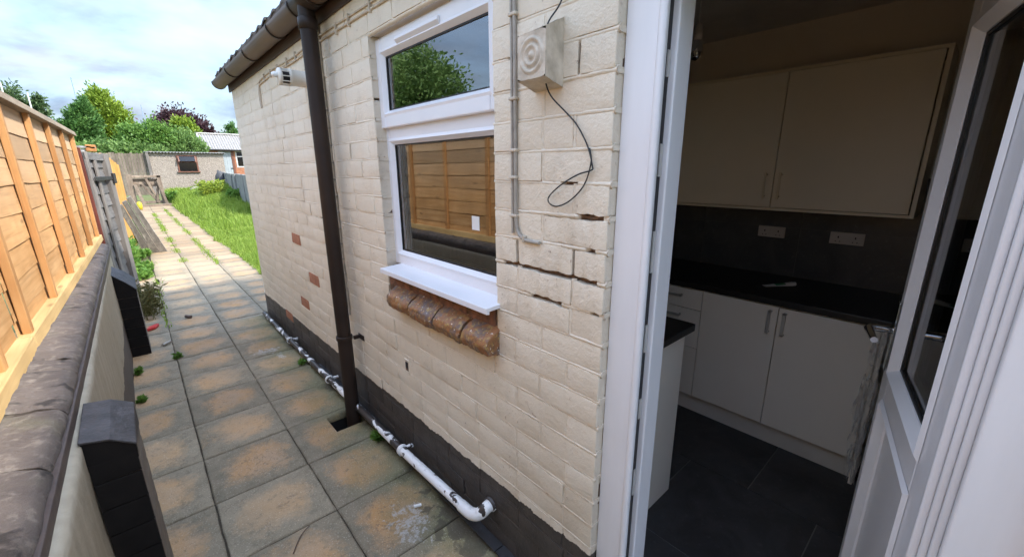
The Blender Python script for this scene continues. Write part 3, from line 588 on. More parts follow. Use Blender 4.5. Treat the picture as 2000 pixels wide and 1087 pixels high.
for k in range(0, 27):
    z0 = C0 + k * CH; z1 = z0 + CH; zc = (z0 + z1) / 2
    if zc > Z_TOP: break
    runs = [(Y_DOOR, Y_FAR)]
    if z1 > WZ0 + .02 and z0 < WZ1 - .02: runs = [(Y_DOOR, WY0), (WY1, Y_FAR)]
    if z0 > 2.14: runs[0] = (-1.9, runs[0][1])
    else: runs.append((-1.9, -.17))
    for (a, b) in runs:
        bed(z0, a, b)
        # a running bond counted from the door corner, as the photograph shows it
        y = min(a, Y_DOOR); first = True; edges = [y]
        while y < b - .02:
            L = .248
            if first and k % 2 == 0: L = .125
            elif random.random() < .13: L = .125
            first = False; y += L + random.uniform(-.006, .006); edges.append(y)
        edges = [e for e in edges if a + .045 < e < b - .045]; edges = [a] + edges + [b]
        for p, q in zip(edges, edges[1:]):
            if q - p < .03: continue
            bricks.append((p, q, zc))
            if q < b - .001: perp(q, z0, z1, not ((abs(zc - 1.366) < .03 and .7 < q < 1.06) or random.random() < .03))
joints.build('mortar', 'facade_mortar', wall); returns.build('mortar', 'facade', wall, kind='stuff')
BARE = [(3.84, 1.088), (3.46, .818), (3.80, .483), (4.45, .20)]
ranked = []
for (p, q, zc) in bricks:
    ok, z = seen((0, (p + q) / 2, zc)); d = (Vector((0, (p + q) / 2, zc)) - CAM_POS).length
    ranked.append(((0.95 / d) / d ** 2 * (q - p) if ok else 0, p, q, zc))
ranked.sort(reverse=True)
rest = MB(); nb_ = 0
for sc_, p, q, zc in ranked:
    yc = (p + q) / 2; w = q - p - .0105; bare = any(p < by < q and abs(zc - bz) < CH / 2 for by, bz in BARE)
    if (sc_ > 0 and nb_ < 296) or bare:
        nb_ += 1; m = proto(w)
        if m.me is None: m.me = m.mesh('brick', 'facade')
        bme = m.me
        if missing(zc - CH / 2, p, q) or missing(zc + CH / 2, p, q): bme = MB().add(*brick_mesh(random.uniform(0, 99), round(w, 2), CH - .0095, .1, .0042), True).mesh('brick', 'facade')
        o = link('brick', bme, wall, loc=(random.uniform(-.0026, .0018), yc, zc)); o.scale = (1, w / round(w, 2), 1)
        o.rotation_euler = (random.uniform(-.006, .006), 0, random.uniform(-.012, .012))
        if missing(zc - CH / 2, p, q): o.scale.z *= .96; o.location.z += .002
        if missing(zc + CH / 2, p, q): o.scale.z *= .96; o.location.z -= .002
        if bare: o.material_slots[0].link = 'OBJECT'; o.material_slots[0].material = MAT['rawbrick']; o['label'] = 'bare orange brick whose cream paint has flaked off'
    else:
        vs, fs = brick_mesh(random.uniform(0, 99), w); rest.add([(x, y + yc, z + zc) for x, y, z in vs], fs, True)
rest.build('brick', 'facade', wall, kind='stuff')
# the rest of the shell: gable, far side, wall right of and above the door, inner leaf
shell = MB().box(.1005, 2.5, Y_FAR - .11, Y_FAR - .004, -.05, Z_TOP)
shell.box(.034, .20, -1.9, -.172, -.05, Z_TOP).box(.034, .20, -.172, Y_DOOR - .002, 2.165, Z_TOP).box(.003, .20, -3.2, -1.9, -.05, Z_TOP)
shell.box(2.205, 2.35, -3.2, Y_FAR - .12, -.05, Z_TOP + .3).box(.2005, 2.2, -1.40, -1.30, -.05, Z_TOP)
shell.build('gable_wall', 'facade', house)
inner = MB().box(.1, .20, Y_DOOR + .03, WY0 + .03, -.05, Z_TOP).box(.1, .20, WY1 - .03, Y_FAR - .12, -.05, Z_TOP).box(.1, .20, WY0 + .03, WY1 - .03, -.05, 1.12).box(.1, .20, WY0 + .03, WY1 - .03, 2.23, Z_TOP)
inner.build('inner_wall', 'kwall', house)

# roof with a row of eaves tiles
roof = MB().hexa([(-.10, -3.2, 2.575), (2.6, -3.2, 2.95), (2.6, 5.50, 2.95), (-.10, 5.50, 2.575), (-.10, -3.2, 2.60), (2.6, -3.2, 3.0), (2.6, 5.50, 3.0), (-.10, 5.50, 2.60)]) \
    .build('roof', 'rooftile', house)
tm = MB().sheet(lambda u, v: (-.105 + .42 * v, (u - .5) * .215, -.004 + .060 * v + .012 * math.sin(u * 2 * pi)), 10, 2)
tm.sheet(lambda u, v: (-.105, (u - .5) * .215, -.004 + .012 * math.sin(u * 2 * pi) - .016 * v), 10, 1)
tme = tm.mesh('roof_tile', 'rooftile')
for i in range(0, 30): link('roof_tile', tme, roof, loc=(random.uniform(-.006, .006), 5.41 - i * .2, 2.60 + random.uniform(-.004, .004)))
MB().box(-.014, -.002, -1, 5.47, 2.43, 2.585).box(-.10, -.014, -1, 5.47, 2.56, 2.572).build('fascia', 'fascia', house)

# gutter
GX, GZ, GR = -.082, 2.525, .064
def gut(r, y0, y1, n=12):
    m = MB()
    outer = [(GX + r * math.cos(pi + pi * k / n), GZ + r * math.sin(pi + pi * k / n)) for k in range(n + 1)]
    innr = [(GX + (r - .004) * math.cos(pi + pi * k / n), GZ + (r - .004) * math.sin(pi + pi * k / n)) for k in range(n, -1, -1)]
    m.prism(outer + innr, 'y', y0, y1); m.sm = [True] * (2 * n + 2) + [False, False]; return m
gutter = gut(GR, -1, 5.50).build('gutter', 'gutterpvc', house)
endm = MB(); endm.prism([(GX + (GR + .003) * math.cos(pi + pi * k / 12), GZ + (GR + .003) * math.sin(pi + pi * k / 12)) for k in range(13)], 'y', 5.490, 5.512)
endm.build('end_cap', 'brownpvc', gutter)
for y in (4.72, 3.95, 3.20, 2.72, 2.46, 1.6, .8, 0): gut(GR + .006, y - .012, y + .012).build('bracket', 'brownpvc', gutter)
gut(GR + .003, 2.47, 2.71).build('outlet', 'brownpvc', gutter)
# downpipe
dp = MB().tube([(-.09, 2.59, 2.50), (-.09, 2.59, 2.2), (-.09, 2.60, 1.2), (-.088, 2.60, .58)], .043, 18).build('downpipe', 'brownpvc', house)
MB().tube([(-.088, 2.60, .60), (-.088, 2.605, -.20)], .045, 18).build('lower_pipe', 'brownpvc', dp)
MB().lathe([(.043, 0), (.05, .002), (.05, .055), (.043, .058)], (-.09, 2.59, 2.37), (0, 0, 1)).build('socket_collar', 'brownpvc', dp)
for z in (.575,): 
    MB().lathe([(.045, 0), (.051, .002), (.051, .026), (.045, .028)], (-.088, 2.60, z), (0, 0, 1)).box(-.045, .004, 2.545, 2.565, z + .002, z + .024).box(-.006, .004, 2.49, 2.575, z - .004, z + .03).build('clip', 'brownpvc', dp, .002)

# ------------------------------------------------------------------ window (part of the house)
win = MB()
fy0, fy1, fz0, fz1 = 1.118, 2.098, 1.152, 2.262
fx0, fx1 = .056, .116
FRW = .062
win.box(fx0, fx1, fy0, fy0 + .058, fz0, fz1).box(fx0, fx1, fy1 - .058, fy1, fz0, fz1)
win.box(fx0, fx1, fy0 + .058, fy1 - .058, fz0, fz0 + .052).box(fx0, fx1, fy0 + .058, fy1 - .058, fz1 - .052, fz1).box(fx0 + .001, fx1, fy0 + .058, fy1 - .058, 1.784, 1.846)
window = win.build('window', 'upvc', house, .004)
def bead(y0, y1, z0, z1, w, xo, xi, name, parent, mat='upvc'):
    """chamfered glazing bead round an opening"""
    m = MB(); a = [(y0, z0), (y1, z0), (y1, z1), (y0, z1)]; b = [(y0 + w, z0 + w), (y1 - w, z0 + w), (y1 - w, z1 - w), (y0 + w, z1 - w)]
    c0 = [(y0 + w * .45, z0 + w * .45), (y1 - w * .45, z0 + w * .45), (y1 - w * .45, z1 - w * .45), (y0 + w * .45, z1 - w * .45)]
    vs = [(xo + .004, *p) for p in a] + [(xo, *p) for p in c0] + [(xi, *p) for p in b] + [(xi + .02, *p) for p in b]; fs = []
    for r in range(3):
        for i in range(4): fs.append((r * 4 + i, r * 4 + (i + 1) % 4, r * 4 + 4 + (i + 1) % 4, r * 4 + 4 + i))
    return m.add(vs, fs).build(name, mat, parent)
# fixed lower light
bead(fy0 + .050, fy1 - .050, fz0 + .044, 1.792, .030, fx0 - .004, fx0 + .016, 'bead', window)
def gask(y0, y1, z0, z1, w, x, parent):
    m = MB(); m.box(x, x + .008, y0, y0 + w, z0, z1).box(x, x + .008, y1 - w, y1, z0, z1).box(x, x + .008, y0 + w, y1 - w, z0, z0 + w).box(x, x + .008, y0 + w, y1 - w, z1 - w, z1)
    return m.build('gasket', 'gasket', parent)
gask(fy0 + .076, fy1 - .076, fz0 + .070, 1.766, .009, fx0 + .018, window)
MB().box(fx0 + .024, fx0 + .034, fy0 + .070, fy1 - .070, fz0 + .064, 1.772).build('pane', 'glass', window)
# opening top light: a sash standing proud of the frame
sash = MB(); sx0, sx1 = fx0 - .022, fx0 - .001; sy0, sy1, sz0, sz1 = fy0 + .022, fy1 - .014, 1.838, 2.236; sw = .066
sash.box(sx0, sx1, sy0, sy0 + sw, sz0, sz1).box(sx0, sx1, sy1 - sw, sy1, sz0, sz1).box(sx0, sx1, sy0 + sw, sy1 - sw, sz0, sz0 + sw).box(sx0, sx1, sy0 + sw, sy1 - sw, sz1 - sw, sz1)
sash = sash.build('sash', 'upvc', window, .007, 3)
bead(sy0 + .050, sy1 - .050, sz0 + .050, sz1 - .050, .030, sx0 - .003, sx0 + .016, 'bead', window)
gask(sy0 + .078, sy1 - .078, sz0 + .078, sz1 - .078, .008, sx0 + .018, window)
MB().box(sx0 + .023, sx0 + .033, sy0 + .072, sy1 - .072, sz0 + .072, sz1 - .072).build('pane', 'glass', window)
MB().prism([(sx0 - .014, 2.192), (sx0, 2.176), (sx0, 2.206), (sx0 - .010, 2.206)], 'y', 1.50, 1.85).build('trickle_vent', 'upvc', window, .002)
MB().box(.020, fx0 + .02, fy0 + .03, fy1 - .03, 2.25, 2.275).build('head_drip', 'upvc', window, .003)
MB().prism([(-.066, 1.126), (-.050, 1.122), (-.050, 1.134), (fx0 + .02, 1.140), (fx0 + .02, 1.1575), (-.066, 1.149)], 'y', 1.128, 2.012).build('sill', 'upvc', window, .002)
# bull-nosed brick ledge under it, four pieces with raw mortar between
ledge = MB().box(.006, .10, WY0 + .004, WY1 - .004, .95, 1.125).build('window_ledge', 'rawmortar', house)
for a, b in ((1.16, 1.33), (1.35, 1.55), (1.57, 1.80), (1.83, 2.05)): MB().box(.001, .05, a, b, 1.045, 1.118).build('brick', 'ledgebrick', ledge, .004)
for (a, b) in ((1.136, 1.300), (1.316, 1.512), (1.526, 1.738), (1.756, 1.975)):
    def nose(u, v, a=a, b=b):
        t = v * 5; prof = [(.03, 1.066), (-.040, 1.030), (-.062, 1.010), (-.068, .985), (-.058, .952), (.03, .944)]
        i = min(4, int(t)); f = t - i; x = prof[i][0] * (1 - f) + prof[i + 1][0] * f; z = prof[i][1] * (1 - f) + prof[i + 1][1] * f
        y = a + u * (b - a); e = .006 if u in (0, 1) else 0
        return (x + .006 * nz(y * 22, z * 22, a) + .004 * nz(y * 70, z * 70, a) + (e * .5 if x < 0 else 0), y + .005 * nz(z * 30, x * 30, a * 7), z - e * .5 + .005 * nz(y * 20, x * 30, 5 + a) + .004 * nz(y * 80, x * 80, a))
    m = MB().sheet(nose, 16, 20)
    for u in (0, 1): m.add([nose(u, v / 20) for v in range(21)], [tuple(range(21)) if u else tuple(range(20, -1, -1))])
    m.build('sill_brick', 'bullnose', ledge, loc=(random.uniform(-.004, .004), 0, random.uniform(-.004, .004)))

# ------------------------------------------------------------------ door (part of the house)
door = MB().box(.034, .076, .574, .668, -.02, 2.15).box(.097, .172, .560, .668, -.02, 2.15).box(.076, .097, .584, .668, -.02, 2.15)
door.box(.034, .15, -.170, -.072, -.02, 2.15).box(.062, .15, -.072, -.060, -.02, 2.15).box(.078, .15, -.060, -.048, -.02, 2.15).box(.096, .15, -.048, -.034, -.02, 2.15)
door.box(.034, .15, -.072, .574, 2.08, 2.15).box(.03, .16, -.072, .574, -.02, .045)
door = door.build('door', 'upvc_dirty', house, .005, 3)
MB().tube([(.040, .570, -.02), (.040, .570, 2.1)], .011, 10).build('frame_bead', 'upvc_dirty', door)
MB().box(.078, .095, .577, .5835, .0, 2.1).build('weather_strip', 'gasket', door)
for z in (.62, .9, 1.12, 1.36, 1.62, 1.86): MB().box(.080, .093, .573, .5765, z, z + random.uniform(.05, .13)).build('lock_keep', 'steel', door)
DA = math.radians(77.6); DL = .655
leaf = bpy.data.objects.new('door_leaf', None)
def leafbox(m, s0, s1, t0, t1, z0, z1): return m.box(s0, s1, t0, t1, z0, z1)
HX, HY = .125, -.036
def leafobj(m, name, mat, bevel=0, parent=None):
    o = m.build(name, mat, parent or door, bevel); 
    if parent is None: o.location = (HX, HY, 0); o.rotation_euler = (0, 0, pi / 2 - DA)
    return o
lz0, lz1 = .07, 2.07; st = .098; g0, g1 = 1.035, 1.975
lf = MB(); T = .058
for s0, s1 in ((0, st), (DL - st, DL)): lf.box(s0, s1, -T, 0, lz0, lz1)
for z0, z1 in ((lz0, .19), (g0 - .105, g0), (g1, lz1)): lf.box(st, DL - st, -T, 0, z0, z1)
leafobj(lf, 'door_leaf', 'upvc', .004)
def leafbead(s0, s1, z0, z1, w, name):
    a = [(s0, z0), (s1, z0), (s1, z1), (s0, z1)]; b = [(s0 + w, z0 + w), (s1 - w, z0 + w), (s1 - w, z1 - w), (s0 + w, z1 - w)]
    vs = [(p[0], .001, p[1]) for p in a] + [(p[0] * .7 + q[0] * .3, .009, p[1] * .7 + q[1] * .3) for p, q in zip(a, b)] + [(q[0], -.012, q[1]) for q in b] + [(q[0], -.03, q[1]) for q in b]
    fs = [(r * 4 + i, r * 4 + 4 + i, r * 4 + 4 + (i + 1) % 4, r * 4 + (i + 1) % 4) for r in range(3) for i in range(4)]
    leafobj(MB().add(vs, fs), name, 'upvc')
leafbead(st - .012, DL - st + .012, g0 - .012, g1 + .012, .034, 'glazing_bead'); leafbead(st - .012, DL - st + .012, .178, g0 - .093, .034, 'panel_bead')
leafobj(MB().box(st + .018, DL - st - .018, -.030, -.022, g0 + .018, g1 - .018), 'door_pane', 'doorglass')
gk = MB(); gy = -.0215
for s0, s1, z0, z1 in ((st + .020, st + .030, g0 + .020, g1 - .020), (DL - st - .030, DL - st - .020, g0 + .020, g1 - .020), (st + .03, DL - st - .03, g0 + .020, g0 + .030), (st + .03, DL - st - .03, g1 - .030, g1 - .020)): gk.box(s0, s1, gy, gy + .006, z0, z1)
leafobj(gk, 'door_gasket', 'gasket')
leafobj(MB().box(st + .015, DL - st - .015, -.035, -.018, .19, g0 - .11), 'door_panel', 'upvc')
hz = 1.155; hs = DL - .045
for sgn, nm in ((1, 'door_handle'), (-1, 'door_handle')):
    y0 = 0.0 if sgn > 0 else -T
    h = MB().box(hs - .014, hs + .014, min(y0, y0 + sgn * .010), max(y0, y0 + sgn * .010), hz - .13, hz + .09)
    h.tube([(hs, y0 + sgn * .005, hz), (hs, y0 + sgn * .052, hz), (hs - .005, y0 + sgn * .064, hz), (hs - .02, y0 + sgn * .069, hz), (hs - .07, y0 + sgn * .066, hz), (hs - .115, y0 + sgn * .062, hz - .004)], [.011, .0115, .0115, .011, .010, .009], 12)
    leafobj(h, nm, 'chrome', .002)

# ================================================================== FIXTURES ON THE WALL
fl = thing('boiler_flue', 'stubby cream boiler flue sticking out beside the brown downpipe', 'flue')
FY, FZ = 2.945, 2.185
MB().lathe([(.0, 0), (.066, 0), (.066, .01), (.046, .018), (.046, .105), (.049, .107), (.049, .118)], (0, FY, FZ), (-1, 0, 0)).build('flue_pipe', 'flue', fl)
cage = MB().lathe([(.049, .118), (.049, .124), (.036, .124)], (0, FY, FZ), (-1, 0, 0)).lathe([(.036, .165), (.049, .165), (.049, .176), (.044, .182), (.0, .184)], (0, FY, FZ), (-1, 0, 0))
for k in range(10):
    a = 2 * pi * k / 10; cage.beam((-.12, FY + .046 * math.cos(a), FZ + .046 * math.sin(a)), (-.17, FY + .046 * math.cos(a), FZ + .046 * math.sin(a)), .008, .005)
cage.build('terminal_cage', 'flue', fl)
MB().lathe([(.032, .118), (.032, .168)], (0, FY, FZ), (-1, 0, 0)).build('terminal_core', 'black', fl)
MB().lathe([(.0, .182), (.014, .183), (.017, .200), (.010, .215), (0, .217)], (0, FY, FZ + .008), (-1, 0, 0), 12).build('terminal_cap', 'paper', fl)

cb = thing('corbel_block', 'cream painted stone block with a carved bullseye ring above the loose wire', 'stone block')
F = [(-.090, .824, 1.878), (-.090, .930, 1.878), (-.090, .930, 1.992), (-.090, .824, 1.996)]
Bk = [(.004, .842, 1.862), (.004, .952, 1.862), (.004, .952, 2.026), (.004, .842, 2.040)]
def lerp(a, b, t): return tuple(p * (1 - t) + q * t for p, q in zip(a, b))
cbm = MB(); ring_n = 7
for i in range(4):
    a0, a1, b0, b1 = F[i], F[(i + 1) % 4], Bk[i], Bk[(i + 1) % 4]
    cbm.sheet(lambda u, v: tuple(c + .0022 * nz(u * 9 + i * 3, v * 9, k + i) for k, c in enumerate(lerp(lerp(a0, a1, u), lerp(b0, b1, u), v))), 6, 6)
cbm.build('block', 'corbel', cb)
cy, cz = .877, 1.936
prof = [(0, .006), (.006, .0055), (.010, .001), (.014, -.001), (.019, .002), (.023, .005), (.027, .003), (.031, -.002), (.036, .001), (.040, .005), (.044, .003), (.048, -.0015), (.052, -.0005)]
rg = MB().lathe(prof, (-.090, cy, cz), (-1, 0, 0), 32)
sq = [(-.0898, *F[i][1:]) for i in range(4)]; n = 32
rim = [tuple(v) for v in rg.v[-32:]]
corner = []
for v in rim:
    dy_, dz_ = v[1] - cy, v[2] - cz; s_ = max(abs(dy_) / .053, abs(dz_) / .058); corner.append((-.0900 + random.uniform(0, .001), cy + dy_ / s_, cz + dz_ / s_))
rg.add(rim + corner, [(i, (i + 1) % 32, 32 + (i + 1) % 32, 32 + i) for i in range(32)])
rg.build('bullseye', 'corbel', cb)

lw = thing('loose_wire', 'thin black wire hanging down the brickwork and ending in a loop', 'wire')
def smooth_path(P, n=6):
    P = [Vector(p) for p in P]; out = []
    for i in range(len(P) - 1):
        p0, p1, p2, p3 = P[max(i - 1, 0)], P[i], P[i + 1], P[min(i + 2, len(P) - 1)]
        for k in range(n):
            t = k / n; out.append(.5 * ((2 * p1) + (p2 - p0) * t + (2 * p0 - 5 * p1 + 4 * p2 - p3) * t * t + (3 * p1 - p0 - 3 * p2 + p3) * t ** 3))
    out.append(P[-1]); return out
MB().tube(smooth_path([(-.004, .838, 2.30), (-.008, .836, 2.10), (-.060, .842, 2.015), (-.072, .849, 1.975), (-.060, .856, 1.93), (-.050, .862, 1.88), (-.026, .862, 1.84), (-.010, .82, 1.795), (-.008, .778, 1.756), (-.007, .74, 1.70), (-.007, .722, 1.65),
                       (-.008, .724, 1.637), (-.009, .77, 1.625), (-.012, .83, 1.595), (-.013, .875, 1.560), (-.013, .872, 1.540), (-.012, .84, 1.533), (-.010, .79, 1.555), (-.008, .745, 1.60), (-.006, .727, 1.66), (-.005, .735, 1.695)]), .0022, 6).build('wire', 'blackwire', lw)

cp = thing('cable_pair', 'two grey painted cables clipped down the wall between window and wire', 'cable')
MB().tube(smooth_path([(-.006, 1.052, 2.47), (-.006, 1.050, 2.1), (-.007, 1.047, 1.9), (-.006, 1.048, 1.7), (-.006, 1.048, 1.6), (-.006, 1.047, 1.43)]), .0045, 8).build('thin_cable', 'cablegrey', cp)
MB().tube(smooth_path([(-.008, 1.036, 2.47), (-.008, 1.033, 2.1), (-.008, 1.031, 1.9), (-.008, 1.030, 1.7), (-.008, 1.030, 1.52), (-.008, 1.026, 1.455), (-.008, 1.008, 1.425), (-.008, .975, 1.413), (-.008, .918, 1.412)]), .0062, 8).build('thick_cable', 'cablegrey', cp)
for z in (2.09, 1.855, 1.70, 1.615, 1.49): MB().box(-.016, .002, 1.022, 1.056, z - .005, z + .005).build('cable_clip', 'cablecream', cp, .003)
MB().box(-.016, .002, .985, .993, 1.404, 1.428).build('cable_clip', 'cablecream', cp, .003)

cr_ = thing('cable_run', 'cream painted cables clipped below the gutter ending in a hooked drop', 'cable')
for dz_, dr in ((0, .006), (.028, .005)):
    MB().tube(smooth_path([(-.006, .70, 2.345 + dz_), (-.006, 1.6, 2.338 + dz_), (-.006, 2.2, 2.345 + dz_ * .9), (-.006, 2.66, 2.350 + dz_), (-.006, 3.2, 2.335 + dz_), (-.006, 3.7, 2.345 + dz_), (-.006, 4.10, 2.335 + dz_), (-.006, 4.20, 2.325 + dz_ * .5), (-.006, 4.235 - dz_, 2.28), (-.006, 4.25 - dz_, 2.19), (-.006, 4.23, 2.155)]), dr, 7).build('painted_cable', 'cablecream', cr_)
for y in (1.2, 1.5, 1.8, 2.0, 2.25, 2.42, 2.85, 3.15, 3.35, 3.6, 3.8, 4.0): MB().box(-.016, .002, y - .006, y + .006, 2.327, 2.384).build('cable_clip', 'cablecream', cr_, .003)

cd = thing('conduit', 'thin pale conduit running down the wall just behind the brown downpipe', 'conduit')
MB().tube([(-.012, 2.69, 2.44), (-.012, 2.70, 1.7), (-.012, 2.70, 1.1), (-.012, 2.69, .70)], .0125, 10).build('conduit_tube', 'cablecream', cd)
for k in range(17): MB().lathe([(.0125, 0), (.0150, .001), (.0150, .008), (.0125, .009)], (-.012, 2.697, .78 + k * .1), (0, 0, 1), 10).build('conduit_ring', 'cablegrey', cd)

wp = thing('waste_pipe', 'white waste pipe with peeling black paint along the foot of the wall', 'pipe')
MB().tube([(-.062, 2.56, .082), (-.062, 3.4, .066), (-.060, 4.4, .05), (-.055, 5.30, .045)], .0225, 14).build('far_length', 'waste', wp)
MB().tube([(-.062, 2.56, .082), (-.064, 2.0, .100), (-.066, 1.94, .102)], .0225, 14).build('middle_length', 'waste', wp)
MB().tube([(-.066, 1.94, .102), (-.068, 1.30, .140)], .0235, 14).build('white_length', 'wastew', wp)
MB().tube(smooth_path([(-.068, 1.345, .136), (-.068, 1.285, .141), (-.066, 1.258, .148), (-.058, 1.232, .160), (-.042, 1.217, .176), (-.020, 1.210, .192), (.03, 1.206, .20)], 4), [.027] * 25, 14).build('elbow', 'wastew', wp)
MB().lathe([(.030, 0), (.034, .001), (.034, .03), (.030, .031)], (-.012, 1.209, .196), (1, .0, .1), 14).build('pipe_collar', 'waste', wp)
for y, z in ((1.93, .103), (3.12, .070), (4.2, .054)):
    MB().lathe([(.0265, 0), (.032, .001), (.032, .022), (.0265, .023)], (-.0645, y - .012, z), (0, 1, 0), 14).box(-.04, .004, y - .01, y + .01, z - .006, z + .010).build('pipe_clip', 'wastew', wp)

vh = thing('vent_hole', 'small broken hole in the painted brickwork with its shade as a black block', 'hole')
MB().box(-.0035, .01, 1.893, 1.903, .573, .642).box(-.0035, .01, 1.938, 1.948, .575, .642).box(-.0035, .01, 1.893, 1.948, .636, .646).box(-.003, .01, 1.893, 1.948, .566, .578).build('broken_rim', 'facade', vh, .002)
MB().box(-.0012, .03, 1.903, 1.938, .590, .628).build('cavity_shade', 'black', vh)  # solid black block stands in for the shade inside the hole
MB().box(-.0022, .03, 1.903, 1.938, .578, .592).build('rubble_chip', 'rawmortar', vh, .002)
# ================================================================== KITCHEN SEEN THROUGH THE DOOR
KZ = .034; KB = 2.2
kf = MB().box(.10, KB, -1.3, 5.3, KZ - .09, KZ - .004).build('kitchen_floor', 'grout', kind='structure')
fx, fy = .15, -1.28
ftm = MB().box(-.2985, .2985, -.2985, .2985, -.008, 0).mesh('floor_tile', 'ftile')
for i in range(4):
    for j in range(8):
        link('floor_tile', ftm, kf, loc=(fx + .3 + i * .602 - .2, -.98 + j * .602 - (.3 if i % 2 else 0), KZ + random.uniform(-.0006, .0006)))
MB().box(.2, KB, -1.3, 5.3, 2.475, 2.50).build('kitchen_ceiling', 'kceil', kind='structure')
kw = MB().box(KB, KB + .004, -1.3, 5.3, KZ - .05, 2.475).box(.2, KB, -1.3, -1.296, KZ - .05, 2.475).box(.2, KB, 5.296, 5.3, KZ - .05, 2.475).build('kitchen_wall', 'kwall', kind='structure')
wtm = MB().box(-.006, 0, -.3035, .3035, -.1585, .1585).mesh('wall_tile', 'ktile')
grt = MB().box(KB - .0062, KB - .0002, -.6, 3.4, .944, 1.58).build('tile_grout', 'grout', kw)
for r in range(2):
    for j in range(-1, 6):
        y = .73 + .305 + j * .61; z = .944 + .159 + r * .318
        if y > 3.2: continue
        link('wall_tile', wtm, kw, loc=(KB - .004, y, z))
wc = thing('wall_cabinet', 'cream double wall cabinet above the dark splashback tiles', 'cabinet')
ux = 1.88
MB().box(ux + .004, KB - .002, .200, 1.462, 1.392, 1.408).box(ux + .004, KB - .002, .200, 1.462, 2.155, 2.172).box(ux + .004, KB - .002, .200, .218, 1.408, 2.155).box(ux + .004, KB - .002, 1.444, 1.462, 1.408, 2.155).box(KB - .01, KB - .002, .218, 1.444, 1.408, 2.155).build('carcass', 'cabinet', wc, .001)
def pull(m, x, y, z0, z1, r=.006):
    m.tube([(x, y, z0), (x - .028, y, z0)], r * .9, 8).tube([(x, y, z1), (x - .028, y, z1)], r * .9, 8).tube([(x - .028, y, z0 - .014), (x - .028, y, z1 + .014)], r, 10)
    return m
for (a, b, hy) in ((.222, .8275, .792), (.8325, 1.440, .868)):
    d = MB().box(ux - .018, ux, a, b, 1.412, 2.150).build('cabinet_door', 'cabinet', wc, .0015)
    pull(MB(), ux - .018, hy, 1.475, 1.60).build('handle', 'brass', d)
bc = thing('base_cabinet', 'cream base cabinet with two doors and a stack of drawers under black worktop', 'cabinet')
bx_ = 1.60
MB().box(bx_ + .003, KB - .008, .19, 2.6, .19, .905).build('carcass', 'plinthk', bc)
MB().box(bx_ + .045, bx_ + .06, .19, 2.6, KZ, .188).build('plinth', 'plinthk', bc)
MB().box(bx_ - .018, KB - .008, .172, .189, KZ, .905).build('end_panel', 'cab_lit', bc, .001)
for (a, b, hy) in ((.195, .6225, .590), (.6275, 1.0405, .662)):
    d = MB().box(bx_ - .018, bx_, a, b, .178, .897).build('cabinet_door', 'cab_lit', bc, .0015)
    m = MB().box(bx_ - .048, bx_ - .040, hy - .008, hy + .008, .745, .875).box(bx_ - .048, bx_ - .018, hy - .008, hy + .008, .745, .753).box(bx_ - .048, bx_ - .018, hy - .008, hy + .008, .867, .875)
    m.build('handle', 'steel', d, .001)
for z0, z1 in ((.178, .508), (.513, .765), (.770, .897)):
    d = MB().box(bx_ - .018, bx_, 1.0455, 1.46, z0, z1).build('drawer_front', 'cab_lit', bc, .0015)
    m = MB().box(bx_ - .048, bx_ - .040, 1.17, 1.32, z1 - .055, z1 - .04).box(bx_ - .048, bx_ - .018, 1.17, 1.178, z1 - .055, z1 - .04).box(bx_ - .048, bx_ - .018, 1.312, 1.32, z1 - .055, z1 - .04)
    m.build('handle', 'steel', d, .001)
d = MB().box(bx_ - .018, bx_, 1.465, 2.05, .178, .897).build('cabinet_door', 'cab_lit', bc, .0015)
MB().box(bx_ - .035, KB - .007, .16, 2.6, .908, .944).build('worktop', 'worktop', bevel=.004, label='long black worktop along the tiled back wall', cat='worktop')
pn = thing('peninsula_unit', 'short cream counter unit with black worktop corner just inside the door', 'counter')
MB().box(.42, .85, .80, 1.9, KZ, .905).build('end_panel', 'cab_lit', pn, .002)
MB().box(.38, .885, .772, 1.95, .908, .944).build('worktop', 'worktop', pn, .004)
for nm, ya, yb, lab in (('a', .812, .972, 'double socket on dark tiles under the cabinet handles'), ('b', .406, .572, 'double socket on dark tiles nearest the open door')):
    s = thing('wall_socket', lab, 'socket', group='double sockets on the splashback')
    MB().box(KB - .018, KB - .0105, ya, yb, 1.190, 1.262).build('face_plate', 'socket', s, .003)
    for yy in (ya + .25 * (yb - ya), ya + .75 * (yb - ya)):
        MB().box(KB - .0186, KB - .0175, yy - .003, yy + .003, 1.226, 1.238).box(KB - .0186, KB - .0175, yy - .013, yy - .008, 1.204, 1.209).box(KB - .0186, KB - .0175, yy + .008, yy + .013, 1.204, 1.209).build('pin_hole', 'black', s)
        MB().box(KB - .021, KB - .0178, yy - .008, yy + .008, 1.245, 1.256).build('rocker_switch', 'socket', s, .001)
pl = thing('pendant_bulb', 'bare light bulb hanging from the dark kitchen ceiling', 'light bulb')
bxp, byp = 1.2, 1.05
MB().tube([(bxp, byp, 2.476), (bxp, byp, 2.30)], .003, 6).lathe([(.0, 0), (.04, 0), (.036, .02), (.004, .022)], (bxp, byp, 2.455), (0, 0, 1), 16).build('cord', 'socket', pl)
MB().lathe([(.004, .07), (.016, .068), (.018, .03), (.020, .028), (.020, .0), (.015, 0)], (bxp, byp, 2.235), (0, 0, 1), 16).build('lamp_holder', 'socket', pl)
MB().lathe([(.014, .03), (.016, .01), (.027, -.022), (.031, -.045), (.026, -.066), (.014, -.078), (0, -.081)], (bxp, byp, 2.225), (0, 0, 1), 18).build('bulb', 'glass', pl)
tb = thing('sealant_tube', 'small white tube with green print lying on the black worktop', 'tube')
ta, tb2 = Vector((1.80, .775, .958)), Vector((1.93, .665, .958)); dd = (tb2 - ta)
m = MB()
